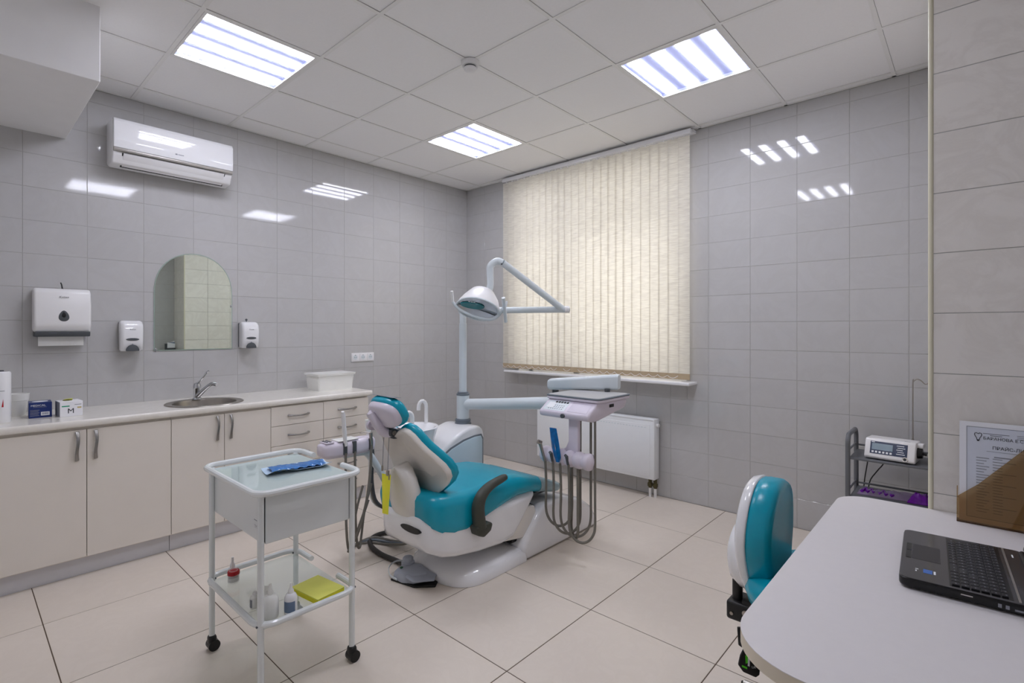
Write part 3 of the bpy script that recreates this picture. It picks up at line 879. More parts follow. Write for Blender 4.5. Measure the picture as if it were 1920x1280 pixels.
# items at the left
t = thing('disinfectant_canister', 'tall white canister with red print at the left end of the worktop', 'canister', (-3.83, 0.170, CT))
part('can', MB().lathe([(0.048, 0), (0.05, 0.004), (0.05, 0.262), (0.045, 0.27), (0.02, 0.272)], (-3.83, 0.170, CT), 28), 'gloss_white', t)
part('cap', MB().lathe([(0.022, 0.271), (0.022, 0.276), (0.004, 0.277)], (-3.83, 0.170, CT), 18), 'ink', t)
def wrap(c, r, a0, a1, z0, z1, n=8):
    vs = []
    for k in range(n + 1):
        a = a0 + (a1 - a0) * k / n
        for z in (z0, z1):
            vs.append((c[0] + r * math.cos(a), c[1] + r * math.sin(a), c[2] + z))
    return MB().add(vs, [(2 * k, 2 * k + 2, 2 * k + 3, 2 * k + 1) for k in range(n)])
part('red_print', MB().add([(-3.83 + 0.0508 * math.cos(a), 0.170 + 0.0508 * math.sin(a), CT + z) for a, z in ((0.20, 0.085), (0.36, 0.085), (0.33, 0.128))], [(0, 1, 2)]), 'red', t)
part('small_print', wrap((-3.83, 0.170, CT), 0.0506, 0.05, 0.45, 0.168, 0.171), 'grey_ink', t)

t = thing('plastic_pot', 'tapered white plastic pot beside the canister', 'pot', (-4.060, 0.258, CT))
part('pot', MB().lathe([(0.032, 0.0), (0.034, 0.003), (0.046, 0.085), (0.048, 0.087), (0.051, 0.125), (0.048, 0.126), (0.045, 0.087), (0.030, 0.004)], (-4.060, 0.258, CT), 28), 'milky', t)

def carton(name, label, x, y, dx, dy, dz, rot, mats, extra):
    """x,y is the near-left bottom corner as the room sees it; the printed face looks to +X"""
    t = thing(name, label, 'box', (x, y, CT))
    R = Matrix.Translation((x, y, CT)) @ Matrix.Rotation(rot, 4, 'Z')
    part('carton', MB().box((-dx, 0, 0), (0, dy, dz), 0.0015, 1).xf(R), mats, t)
    extra(t, R, dx, dy, dz)
def blue_box(t, R, dx, dy, dz):
    part('tissue_slot', MB().solid([(-dx * 0.5 + 0.030 * math.cos(2 * math.pi * k / 20), dy / 2 + 0.034 * math.sin(2 * math.pi * k / 20), dz) for k in range(20)], (0, 0, 0.0006)).xf(R), 'paper', t)
    mb = MB()
    for r in range(5):
        mb.box((0, 0.006, 0.012 + r * 0.0075), (0.0006, 0.044 - 0.004 * (r % 2), 0.0145 + r * 0.0075))
    mb.box((0, 0.018, 0.058), (0.0006, 0.074, 0.0595))
    part('small_print', mb.xf(R), 'grey_ink', t, kind='stuff')
    part('title_print', text_mb('MEDICAL', 0.015, R @ Vector((0.0006, 0.008, 0.064)), R.to_3x3() @ Vector((0, 1, 0)), (0, 0, 1)), 'white_ink', t, smooth=False)
    part('barcode_label', MB().box((0, 0.050, 0.012), (0.0008, 0.086, 0.032)).xf(R), 'white_ink', t)
    mb = MB()
    for k in range(10):
        mb.box((0.0008, 0.055 + 0.0027 * k, 0.017), (0.0012, 0.0562 + 0.0027 * k, 0.028))
    part('barcode', mb.xf(R), 'navy', t, kind='stuff')
carton('tissue_box', 'navy blue card box with white print on the worktop', -3.868, 0.290, 0.12, 0.096, 0.085, -0.05, 'navy', blue_box)
def glove_box(t, R, dx, dy, dz):
    part('torn_flap', MB().solid([(-dx * 0.7, dy * 0.25, dz), (-dx * 0.7, dy * 0.70, dz), (-dx * 0.35, dy * 0.62, dz + 0.012), (-dx * 0.35, dy * 0.30, dz + 0.010)], (0, 0, 0.0016)).xf(R), 'yellow_pale', t)
    part('size_letter', text_mb('M', 0.040, R @ Vector((0.0006, dy * 0.32, 0.018)), R.to_3x3() @ Vector((0, 1, 0)), (0, 0, 1)), 'ink', t, smooth=False)
    part('green_logo', MB().box((0, 0.008, 0.056), (0.0006, 0.042, 0.062)).xf(R), 'green_ink', t)
    part('tan_patch', MB().box((0, dy - 0.024, 0.044), (0.0006, dy - 0.006, 0.052)).xf(R), 'tan_ink', t)
    part('top_print', MB().box((0, dy - 0.036, 0.064), (0.0006, dy - 0.006, 0.067)).xf(R), 'grey_ink', t)
    part('grey_end', MB().box((-dx, -0.0006, 0.002), (-0.002, 0, dz - 0.002)).xf(R), 'grey_ink', t)
carton('glove_box', 'white glove box with a large letter M', -3.797, 0.412, 0.115, 0.100, 0.085, 0.06, 'paper', glove_box)

# ================================================================== INSTRUMENT CART
t = thing('instrument_cart', 'white metal instrument cart with glass shelves on casters', 'cart', (-2.138, 0.924, 0))
LX, LY = (-2.39, -1.886), (0.744, 1.104)
RT = 0.0115
def rail(x0, x1, y0, y1, z, r, gap):
    """tube rail around a shelf with rounded corners, open in the middle of its far (right) short side"""
    pts = []
    ym = y1
    xm0, xm1 = x0 + gap, x1 - gap
    pts.append((xm1, y1, z))
    for cx, cy, a0 in ((x1 - r, y1 - r, 90), (x1 - r, y0 + r, 0), (x0 + r, y0 + r, -90), (x0 + r, y1 - r, -180)):
        for k in range(6):
            a = math.radians(a0 - 90 * k / 5)
            pts.append((cx + r * math.cos(a), cy + r * math.sin(a), z))
    pts.append((xm0, y1, z))
    return MB().tube(pts, RT, 10)
for x in LX:
    for y in LY:
        lg = part('leg', MB().cyl((x, y, 0.052), (x, y, 0.768), 0.0115, n=12), 'enamel', t)
        ang = random.uniform(0, 6.28)
        cs = part('caster', MB().box((x - 0.019, y - 0.016, 0.012), (x + 0.019, y + 0.016, 0.064), 0.012, 3).cyl((x - 0.021, y + 0.004, 0.023), (x + 0.021, y + 0.004, 0.023), 0.0225, n=18), 'black', lg)
part('top_rail', rail(-2.418, -1.845, 0.718, 1.128, 0.775, 0.055, 0.16), 'enamel', t)
part('lower_rail', rail(-2.420, -1.862, 0.730, 1.118, 0.300, 0.065, 0.16), 'enamel', t)
part('drawer_box', MB().box((-2.385, 0.752, 0.585), (-1.890, 0.757, 0.757)).box((-2.385, 1.092, 0.585), (-1.890, 1.097, 0.757)).box((-2.385, 0.757, 0.585), (-2.380, 1.092, 0.757)).box((-2.380, 0.757, 0.585), (-1.890, 1.092, 0.590)), 'enamel', t)
part('drawer_front', MB().box((-1.890, 0.760, 0.583), (-1.884, 1.090, 0.755), 0.002, 1), 'enamel', t)
part('maker_print', text_mb('TM', 0.018, (-1.962, 0.7515, 0.628), (1, 0, 0), (0, 0, 1)).box((-1.965, 0.7513, 0.655), (-1.935, 0.7519, 0.658)), 'grey_ink', t, smooth=False)
part('top_tray', MB().box((-2.400, 0.736, 0.757), (-1.868, 1.112, 0.763), 0.002, 1), 'enamel', t)
part('top_glass', MB().box((-2.385, 0.745, 0.7635), (-1.885, 1.103, 0.7675), 0.001, 1), 'green_glass', t)
part('lower_glass', MB().box((-2.405, 0.742, 0.283), (-1.876, 1.106, 0.288), 0.001, 1), 'green_glass', t)
mb = MB()
for x in LX:
    for y in LY:
        mb.cyl((x, y - 0.016, 0.297), (x, y + 0.016, 0.297), 0.004, n=6)
part('shelf_bolts', mb, 'dark_grey', t, kind='stuff')

# sterilisation pouch
PZ = 0.768
A = Vector((-2.145, 0.872, PZ)); Bv = Vector((-2.105, 1.100, PZ))
ux = (Bv - A).normalized(); uy = Vector((-ux.y, ux.x, 0))
t = thing('sterile_pouch', 'blue sterilisation pouch lying on the top of the cart', 'pouch', (-2.12, 0.98, PZ))
def sheet(u0, u1, w0, w1, hfun, thick, nu=16, nw=7):
    top, bot = [], []
    for i in range(nu + 1):
        for j in range(nw + 1):
            u = u0 + (u1 - u0) * i / nu; w = w0 + (w1 - w0) * j / nw
            h = hfun(i / nu, j / nw)
            p = A + ux * u + uy * w
            top.append((p.x, p.y, PZ + h + thick)); bot.append((p.x, p.y, PZ + h))
    N = len(top); k = nw + 1
    fs = [(i * k + j, i * k + j + 1, (i + 1) * k + j + 1, (i + 1) * k + j) for i in range(nu) for j in range(nw)]
    fb = [tuple(N + q for q in reversed(f)) for f in fs]
    side = []
    for i in range(nu):
        for j in (0, nw):
            side.append((i * k + j, (i + 1) * k + j, N + (i + 1) * k + j, N + i * k + j))
    for j in range(nw):
        for i in (0, nu):
            side.append((i * k + j, i * k + j + 1, N + i * k + j + 1, N + i * k + j))
    return MB().add(top + bot, fs + fb + side)
part('paper_back', sheet(-0.012, 0.245, -0.058, 0.058, lambda u, w: 0.001 + 0.012 * max(0, math.sin(u * 7.5)) * (1 - w) ** 2 + 0.006 * abs(2 * w - 1) ** 3, 0.0006), 'pouch_pale', t, 60)
part('film_front', sheet(0.010, 0.225, -0.040, 0.044, lambda u, w: 0.0095 + 0.010 * math.sin(math.pi * w) * (0.7 + 0.3 * math.sin(u * 9)) + 0.003 * math.sin(u * 40 + w * 9), 0.0006, 24, 9), 'pouch_blue', t, 60)
part('instrument', MB().tube([A + ux * 0.02 + Vector((0, 0, 0.006)), A + ux * 0.10 + uy * 0.004 + Vector((0, 0, 0.007)), A + ux * 0.21 + Vector((0, 0, 0.006))], 0.0045, 8), 'steel', t)

# ---- things on the lower shelf
SZ = 0.2885
def bottle(name, label, x, y, prof, mats, cap=None, capmat=None, lab=None, labmat=None, n=22):
    t = thing(name, label, 'bottle', (x, y, SZ))
    part('body', MB().lathe(prof, (x, y, SZ), n), mats, t)
    if cap:
        part('cap', MB().lathe(cap, (x, y, SZ), n), capmat, t)
    if lab:
        r, a0, a1, z0, z1 = lab
        part('label', wrap((x, y, SZ), r, a0, a1, z0, z1, 12), labmat, t)
    return t
bottle('dropper_bottle', 'small white bottle with a thin nozzle behind the red-lidded jar', -2.362, 0.815,
       [(0.018, 0), (0.019, 0.003), (0.019, 0.035), (0.012, 0.046)], 'milky', [(0.011, 0.045), (0.010, 0.058), (0.006, 0.064), (0.005, 0.084), (0.004, 0.088)], 'white')
t = thing('glass_jar', 'small glass jar with a red lid on the lower shelf of the cart', 'jar', (-2.315, 0.803, SZ))
part('glass_body', MB().lathe([(0.001, 0.003), (0.021, 0.002), (0.0225, 0.006), (0.0225, 0.034), (0.021, 0.038), (0.0200, 0.038), (0.0205, 0.006), (0.001, 0.006)], (-2.315, 0.803, SZ), 26, cap=False), 'clear_plastic', t)
ld = part('lid', MB().lathe([(0.0215, 0.034), (0.0235, 0.035), (0.0235, 0.047), (0.021, 0.050), (0.001, 0.050)], (-2.315, 0.803, SZ), 26), 'red', t)
part('lid_ring', MB().lathe([(0.0145, 0.0502), (0.0155, 0.0502), (0.0155, 0.0508), (0.0145, 0.0508)], (-2.315, 0.803, SZ), 24, cap=False), 'white_ink', ld)
part('contents', MB().lathe([(0.0195, 0.007), (0.0195, 0.022), (0.001, 0.022)], (-2.315, 0.803, SZ), 20), 'milky', t)
bottle('brown_bottle', 'brown glass bottle with a grey cap behind the cart leg', -2.000, 0.809,
       [(0.0205, 0), (0.022, 0.003), (0.022, 0.050), (0.018, 0.056)], 'brown_glass', [(0.0215, 0.053), (0.0215, 0.077), (0.0195, 0.080), (0.001, 0.080)], 'milky', (0.0224, -2.35, -0.95, 0.012, 0.032), 'paper')
bottle('squeeze_bottle', 'clear white squeeze bottle next to the cart leg', -1.935, 0.798,
       [(0.027, 0), (0.029, 0.004), (0.029, 0.066), (0.022, 0.078), (0.013, 0.084)], 'milky', [(0.010, 0.083), (0.0095, 0.098), (0.006, 0.104), (0.004, 0.124)], 'milky')
bottle('labelled_bottle', 'white bottle with a blue-grey label and a pointed nozzle', -1.907, 0.862,
       [(0.0215, 0), (0.023, 0.003), (0.023, 0.060), (0.017, 0.072), (0.010, 0.076)], 'gloss_white', [(0.011, 0.075), (0.0105, 0.086), (0.006, 0.092), (0.003, 0.112)], 'milky', (0.0233, -2.2, 0.25, 0.010, 0.050), 'label_blue')
bottle('medicine_vial', 'small clear vial with grey print half hidden by the cart leg', -2.045, 0.785,
       [(0.016, 0), (0.017, 0.003), (0.017, 0.042), (0.010, 0.050)], 'milky', [(0.008, 0.049), (0.008, 0.060), (0.002, 0.061)], 'white', (0.0173, -2.6, -0.9, 0.006, 0.036), 'grey_ink')
t = thing('napkin_pack', 'pack of bright yellow napkins on the lower shelf of the cart', 'napkins', (-1.930, 1.015, SZ))
R = Matrix.Translation((-1.972, 1.002, SZ)) @ Matrix.Rotation(math.radians(8), 4, 'Z')
for k in range(5):
    s = 0.062 - 0.0005 * (k % 2)
    part('napkin', MB().box((-0.088, -s + 0.0, 0.0005 + k * 0.0046), (0.088, s, 0.0049 + k * 0.0046), 0.0018, 2).xf(R), 'yellow' if k < 4 else 'yellow_pale', t)

# ================================================================== DENTAL CHAIR
CX = -2.2
t = thing('dental_chair', 'teal and white dental chair in the middle of the room', 'dental chair', (CX, 2.2, 0))
chair = t
def side(prof, w0, w1, bev, seg=4, ang=0.5):
    return MB().solid([(CX + w0, y, z) for y, z in prof], (w1 - w0, 0, 0), bev, seg, ang=ang)
# low base plate with a rounded front
pl = []
for k in range(17):
    a = math.pi + math.pi * k / 16
    pl.append((CX + 0.265 * (abs(math.cos(a)) ** 0.75) * (1 if math.cos(a) > 0 else -1), 1.95 + 0.205 * (-(abs(math.sin(a)) ** 0.75)), 0.006))
pl += [(CX + 0.265, 2.262, 0.006), (CX - 0.265, 2.262, 0.006)]
mb = MB()
def scaled(pts, s, z, yo=0):
    return [(CX + (x - CX) * s, 2.1 + (y - 2.1) * s + yo, z) for x, y, _ in pts]
rings = [scaled(pl, 1.0, 0.002), scaled(pl, 1.0, 0.022), scaled(pl, 0.975, 0.046), scaled(pl, 0.90, 0.068), scaled(pl, 0.70, 0.086), scaled(pl, 0.3, 0.092)]
part('base_plate', mb.loft(rings), 'gloss_white', t, 60)
part('base_cover', side([(2.268, 0.0), (2.232, 0.075), (2.262, 0.125), (2.340, 0.200), (2.385, 0.255), (2.44, 0.285), (2.62, 0.285), (2.82, 0.235), (2.955, 0.145), (3.01, 0.06), (3.02, 0.0)], -0.265, 0.265, 0.028), 'gloss_white', t, 50)
part('lift_arm', side([(2.05, 0.16), (2.33, 0.115), (2.40, 0.22), (2.38, 0.29), (2.15, 0.33), (2.0, 0.30)], -0.205, 0.232, 0.012), 'cream_shell', t, 50)
part('lift_gap', side([(2.20, 0.10), (2.31, 0.10), (2.42, 0.27), (2.36, 0.31)], -0.195, 0.195, 0.006), 'black', t)
# moulded body under the seat: rings along Y
def ring(y, zb, zt, hw, r=0.05, n=5, cx=0.0):
    return [(CX + cx + p, y, (zb + zt) / 2 + q) for p, q in rrect(2 * hw, zt - zb, min(r, hw * 0.95, (zt - zb) * 0.48), n)]
st = [(1.565, 0.315, 0.375, 0.12), (1.575, 0.275, 0.405, 0.165), (1.60, 0.235, 0.41, 0.205), (1.66, 0.205, 0.41, 0.242), (1.74, 0.185, 0.40, 0.250), (1.90, 0.160, 0.39, 0.252), (2.08, 0.145, 0.385, 0.250), (2.17, 0.150, 0.385, 0.246), (2.25, 0.215, 0.385, 0.24), (2.32, 0.280, 0.385, 0.235), (2.37, 0.335, 0.385, 0.225)]
part('seat_body', MB().loft([ring(y, a, b, h, 0.045) for y, a, b, h in st]), 'gloss_white', t, 60)
part('rear_slot', MB().solid([(CX + 0.085 + 0.080 * math.cos(2 * math.pi * k / 20), 1.61, 0.345 + 0.018 * math.sin(2 * math.pi * k / 20)) for k in range(20)], (0, -0.048, 0)), 'black', t)

# seat and leg cushion: rounded sections along Y
st = [(1.575, 0.45, 0.49, 0.17), (1.582, 0.405, 0.512, 0.210), (1.605, 0.355, 0.524, 0.236), (1.65, 0.315, 0.524, 0.250), (1.72, 0.292, 0.516, 0.256), (1.80, 0.284, 0.508, 0.257), (1.90, 0.302, 0.510, 0.257),
      (2.02, 0.338, 0.520, 0.256), (2.12, 0.362, 0.522, 0.255), (2.22, 0.378, 0.512, 0.252), (2.34, 0.375, 0.480, 0.246), (2.46, 0.352, 0.438, 0.238), (2.56, 0.328, 0.398, 0.230), (2.63, 0.315, 0.370, 0.220), (2.66, 0.322, 0.352, 0.205)]
seat = part('seat_cushion', MB().loft([ring(y, a, b, h, 0.062, 6) for y, a, b, h in st]), 'teal', t, 70)
# clear plastic cover over the foot end
st = [(2.43, 0.352, 0.452, 0.243), (2.46, 0.348, 0.442, 0.241), (2.56, 0.323, 0.402, 0.233), (2.635, 0.310, 0.374, 0.223), (2.668, 0.318, 0.356, 0.208)]
part('foot_cover', MB().loft([ring(y, a, b, h, 0.062, 6) for y, a, b, h in st]), glassy('clear_foot_cover', (214, 230, 232), 0.45, 0.06, 0.25), t, 70)
part('foot_bracket', MB().box((CX + 0.09, 2.44, 0.30), (CX + 0.14, 2.50, 0.345), 0.01).box((CX - 0.16, 2.40, 0.318), (CX + 0.17, 2.56, 0.338), 0.005), 'dark_grey', t)

# backrest: drawn flat as (w, h), set up on a leaning plane
B0 = Vector((0, 1.682, 0.470)); HV = Vector((0, -0.38, 0.925)).normalized(); NV = Vector((0, HV.z, -HV.y))
def bk(w, h, n):
    lean = 0.012 * math.sin(math.pi * min(1, max(0, h / 0.45)))
    p = B0 + HV * h + NV * (n - lean + 1.5 * w * w)
    return (CX + w, p.y, p.z)
half = [(0.0, 0.0), (0.07, 0.002), (0.125, 0.012), (0.180, 0.040), (0.225, 0.075), (0.250, 0.115), (0.254, 0.155), (0.244, 0.200), (0.220, 0.250), (0.190, 0.300), (0.165, 0.345), (0.145, 0.385), (0.120, 0.415), (0.088, 0.430), (0.055, 0.420), (0.030, 0.398), (0.0, 0.388)]
outline = half + [(-w, h) for w, h in reversed(half[1:-1])]
def back_slab(s, n0, n1, rnd):
    """closed outline swept along the plane's normal, its rims rounded"""
    cw, ch = 0.0, 0.26
    def rg(inset, n):
        out = []
        N = len(outline)
        for i, (w, h) in enumerate(outline):
            a = outline[i - 1]; b = outline[(i + 1) % N]
            tx, ty = b[0] - a[0], b[1] - a[1]
            l = math.hypot(tx, ty) or 1
            out.append(bk(w - ty / l * (inset + s) * 1.0, h + tx / l * (inset + s), n))
        return out
    rings = [rg(rnd * 1.6, n0), rg(rnd * 0.5, n0 + (n1 - n0) * 0.08), rg(0, n0 + (n1 - n0) * 0.3), rg(0, n0 + (n1 - n0) * 0.7), rg(rnd * 0.5, n0 + (n1 - n0) * 0.92), rg(rnd * 1.6, n1)]
    return MB().loft(rings)
part('backrest', back_slab(0.0, 0.0, 0.046, 0.012), 'teal', t, 70)
part('back_panel', back_slab(0.008, -0.026, 0.006, 0.004), 'beige_panel', t, 50)
# cream support shell rising behind the back
path = [(1.715, 0.265, 0.090), (1.655, 0.315, 0.112), (1.612, 0.38, 0.124), (1.590, 0.46, 0.126), (1.580, 0.53, 0.118), (1.570, 0.59, 0.098), (1.562, 0.635, 0.064), (1.558, 0.655, 0.016)]
rings = []
for i, (y, z, hw) in enumerate(path):
    a = path[max(0, i - 1)]; b = path[min(len(path) - 1, i + 1)]
    d = Vector((0, b[0] - a[0], b[1] - a[1])).normalized()
    nn = Vector((0, -d.z, d.y))
    rg = []
    for k in range(20):
        q = 2 * math.pi * k / 20
        rg.append((CX + hw * math.copysign(abs(math.cos(q)) ** 0.75, math.cos(q)), y + nn.y * 0.045 * math.sin(q), z + nn.z * 0.045 * math.sin(q)))
    rings.append(rg)
rings = [[(x, y + 0.012 * min(1, i / 4), z) for x, y, z in r] for i, r in enumerate(rings)]
part('back_support', MB().loft(rings), 'cream_shell', t, 70)

# headrest
HC0 = Vector((CX - 0.01, 1.470, 0.930))
hu = Vector((0, -0.50, 0.866)); hn = Vector((0, 0.866, 0.50))
def head(w, h, n):
    p = HC0 + hu * h + hn * n
    return (CX + w, p.y, p.z)
def hslab(rw, rh, n0, n1, k=2.6, taper=(0.86, 0.97, 1.0, 1.0, 0.96, 0.84), bow=0.9):
    rings = []
    for s, f in zip((0, 0.12, 0.3, 0.65, 0.88, 1), taper):
        rg = []
        for q in range(28):
            a = 2 * math.pi * q / 28
            c, sn = math.cos(a), math.sin(a)
            w = rw * f * math.copysign(abs(c) ** (2 / k), c); h = rh * f * math.copysign(abs(sn) ** (2 / k), sn)
            rg.append(head(w, h, n0 + (n1 - n0) * s + bow * w * w))
        rings.append(rg)
    return MB().loft(rings)
hd = part('headrest', hslab(0.126, 0.084, 0.0, 0.050), 'teal', t, 70)
part('headrest_shell', hslab(0.115, 0.073, -0.034, 0.006, taper=(0.6, 0.84, 0.95, 1.0, 1.0, 1.0)), 'lilac', hd, 70)
part('headrest_knob', MB().cyl(head(-0.052, 0.012, -0.055), head(-0.052, 0.012, -0.02), 0.022, 0.03, n=16), 'lilac', hd)
part('headrest_stem', MB().tube([head(-0.045, 0.03, -0.038), head(-0.03, -0.03, -0.045), head(-0.012, -0.09, -0.04), (CX - 0.005, 1.545, 0.83)], [0.022, 0.026, 0.024, 0.022], 12, smooth=3), 'lilac', hd)
part('stem_lever', MB().cyl(head(-0.095, -0.045, -0.05), head(-0.075, -0.045, -0.05), 0.026, n=18).cyl(head(-0.08, -0.045, -0.05), head(-0.02, -0.045, -0.045), 0.012, n=10), 'lilac', hd)
part('neck_hinge', MB().cyl((CX - 0.028, 1.508, 0.832), (CX + 0.028, 1.508, 0.832), 0.022, n=18).box((CX - 0.024, 1.508, 0.798), (CX + 0.024, 1.570, 0.846), 0.008), 'dark_grey', t)
part('hinge_cap', MB().cyl((CX + 0.028, 1.508, 0.832), (CX + 0.032, 1.508, 0.832), 0.012, n=14), 'steel', t)
part('paper_strip', MB().solid([head(-0.10, 0.090, 0.030), head(0.09, 0.086, 0.030), head(0.11, 0.066, 0.062), head(-0.10, 0.060, 0.062)], (0, 0.001, 0.001)), 'trim_grey', hd)

# armrest
ax = CX + 0.285
arm = [(1.862, 0.318), (1.852, 0.38), (1.850, 0.43), (1.868, 0.475), (1.910, 0.508), (1.965, 0.527), (2.030, 0.538), (2.060, 0.541)]
am = part('armrest', MB().tube([(ax, y, z) for y, z in arm], [0.036, 0.035, 0.034, 0.031, 0.027, 0.023, 0.021, 0.016], 14, smooth=4, flat=(1.0, 1.0)), 'olive_grey', t, 60)
part('armrest_pivot', MB().solid([(CX + 0.225, y, z) for y, z in ((1.818, 0.335), (1.835, 0.285), (1.875, 0.268), (1.925, 0.290), (1.938, 0.325), (1.920, 0.338))], (0.085, 0, 0), 0.010, 3), 'olive_grey', am)

# bib chain with a yellow strip, hanging from the neck hinge
t = thing('bib_chain', 'yellow strip on a bib chain hanging behind the chair back', 'bib chain', (CX - 0.01, 1.475, 0.46))
for dx, z1 in ((-0.052, 0.655), (-0.006, 0.640)):
    part('cord', MB().tube([(CX + dx, 1.502, 0.815), (CX + dx, 1.497, 0.75), (CX + dx, 1.493, z1)], 0.0016, 6), 'trim_grey', t)
part('clip', MB().box((CX - 0.014, 1.486, 0.612), (CX + 0.004, 1.498, 0.640), 0.003).box((CX + 0.008, 1.486, 0.595), (CX + 0.018, 1.496, 0.622), 0.002).box((CX - 0.056, 1.486, 0.628), (CX - 0.047, 1.496, 0.657), 0.003), 'steel', t)
part('strip', MB().solid([(CX - 0.052, 1.490, 0.616), (CX + 0.026, 1.490, 0.622), (CX + 0.020, 1.478, 0.425), (CX - 0.030, 1.478, 0.420)], (0, -0.001, 0)), 'yellow', t)

# ================================================================== UNIT CABINET beside the chair
UX0, UX1 = -3.00, -2.69
PXY = (-2.85, 2.593)
t = thing('dental_unit', 'white dental unit column with spittoon and light-blue side panel behind the chair', 'dental unit', (-2.85, 2.4, 0))
unit = t
def uside(prof, x0, x1, bev, seg=4, ang=0.5):
    return MB().solid([(x0, y, z) for y, z in prof], (x1 - x0, 0, 0), bev, seg, ang=ang)
shell = [(2.665, 0.0), (2.665, 0.575), (2.650, 0.625), (2.610, 0.652), (2.530, 0.652), (2.44, 0.628), (2.34, 0.580), (2.24, 0.510), (2.16, 0.43), (2.12, 0.34), (2.12, 0.0)]
part('cabinet_shell', uside(shell, UX0, UX1, 0.035), 'gloss_white', t, 60)
inner = [(2.648, 0.03), (2.648, 0.555), (2.630, 0.588), (2.56, 0.588), (2.45, 0.572), (2.33, 0.535), (2.23, 0.480), (2.15, 0.41), (2.14, 0.03)]
part('panel_trim', uside(inner, UX1 - 0.01, UX1 + 0.004, 0.003, 2), 'trim_grey', t, 50)
inner2 = [(2.636, 0.04), (2.636, 0.548), (2.622, 0.576), (2.56, 0.576), (2.455, 0.560), (2.337, 0.523), (2.24, 0.470), (2.165, 0.405), (2.155, 0.04)]
part('side_panel', uside(inner2, UX1 - 0.005, UX1 + 0.007, 0.003, 2), 'unit_blue', t, 50)
part('link_arm', MB().box((UX1 - 0.02, 2.30, 0.02), (CX - 0.25, 2.52, 0.14), 0.02, 3), 'gloss_white', t)
x, y = PXY
part('pole_collar', MB().lathe([(0.062, 0.645), (0.062, 0.655), (0.055, 0.664), (0.058, 0.668), (0.058, 0.682), (0.050, 0.688)], (x, y, 0), 24), 'trim_grey', t)
part('lower_column', MB().lathe([(0.047, 0.68), (0.047, 0.865)], (x, y, 0), 24), 'unit_grey', t)
part('column_ring', MB().lathe([(0.049, 0.862), (0.049, 0.872), (0.041, 0.876), (0.041, 0.884), (0.032, 0.888)], (x, y, 0), 24), 'trim_grey', t)
part('lamp_pole', MB().lathe([(0.029, 0.88), (0.029, 1.40), (0.026, 1.402), (0.026, 1.52), (0.020, 1.528)], (x, y, 0), 20), 'unit_grey', t)
# spittoon
bx, by = -2.80, 2.075
sp = part('spittoon', MB().lathe([(0.06, 0.44), (0.105, 0.47), (0.135, 0.54), (0.150, 0.62), (0.168, 0.690), (0.174, 0.700), (0.168, 0.704), (0.150, 0.698), (0.125, 0.66), (0.06, 0.635), (0.015, 0.632)], (bx, by, 0), 36, sy=1.12), 'gloss_white', t, 60)
part('spittoon_foot', MB().tube([(bx, by, 0.48), (bx - 0.02, 2.10, 0.38), (bx - 0.03, 2.20, 0.30)], [0.07, 0.08, 0.09], 16, smooth=3), 'gloss_white', sp)
def neck(px, py, h, r, dx, dy):
    pts = [(px, py, 0.69), (px, py, 0.69 + h * 0.75)]
    for k in range(1, 8):
        a = math.pi * k / 7
        pts.append((px + dx * (1 - math.cos(a)) / 2, py + dy * (1 - math.cos(a)) / 2, 0.69 + h * 0.75 + h * 0.25 * math.sin(a)))
    pts.append((px + dx, py + dy, 0.69 + h * 0.62))
    return MB().tube(pts, r, 12)
part('rinse_spout', neck(-2.85, 2.245, 0.165, 0.013, -0.02, -0.05), 'white', sp, 60)
part('cup_filler', neck(-2.71, 2.02, 0.125, 0.0145, -0.02, -0.045), 'white', sp, 60)

# delivery arm in two links
E1 = Vector((-2.10, 2.755, 0.865))
a1 = part('tray_arm', MB().tube([(x + 0.03, y + 0.01, 0.795), (-2.5, 2.665, 0.822), (E1.x, E1.y, 0.858)], [0.040, 0.041, 0.043], 18).cyl((E1.x, E1.y, 0.815), (E1.x, E1.y, 0.905), 0.044, n=20), 'unit_grey', t, 50)
part('elbow_pin', MB().cyl((E1.x, E1.y, 0.90), (E1.x, E1.y, 0.955), 0.022, n=14), 'dark_grey', a1)
E2 = Vector((-1.735, 2.865, 0.0))
d = (Vector((E2.x, E2.y, 0)) - Vector((E1.x, E1.y, 0))).normalized(); s = Vector((-d.y, d.x, 0))
rings = []
for q, h, zc in ((-0.045, 0.028, 0.985), (-0.035, 0.036, 0.985), (0.02, 0.040, 0.988), (0.20, 0.042, 1.002), (0.36, 0.048, 1.014), (0.425, 0.050, 1.018), (0.435, 0.044, 1.018)):
    c = Vector((E1.x, E1.y, zc)) + d * q
    rings.append([c + s * p + Vector((0, 0, qq)) for p, qq in rrect(0.075, 2 * h, 0.02, 4)])
part('balance_arm', MB().loft(rings), 'unit_grey', t, 50)
part('tray_pin', MB().cyl((E2.x, E2.y - 0.045, 0.93), (E2.x, E2.y - 0.045, 0.975), 0.018, n=12), 'dark_grey', t)

# ================================================================== INSTRUMENT TRAY (delivery head)
t = thing('instrument_tray', 'lilac and white instrument tray with hanging handpiece hoses', 'instrument tray', (-1.775, 2.66, 0.58))
TX0, TX1, TY0, TY1, TZ = -1.972, -1.580, 2.480, 2.852, 0.956
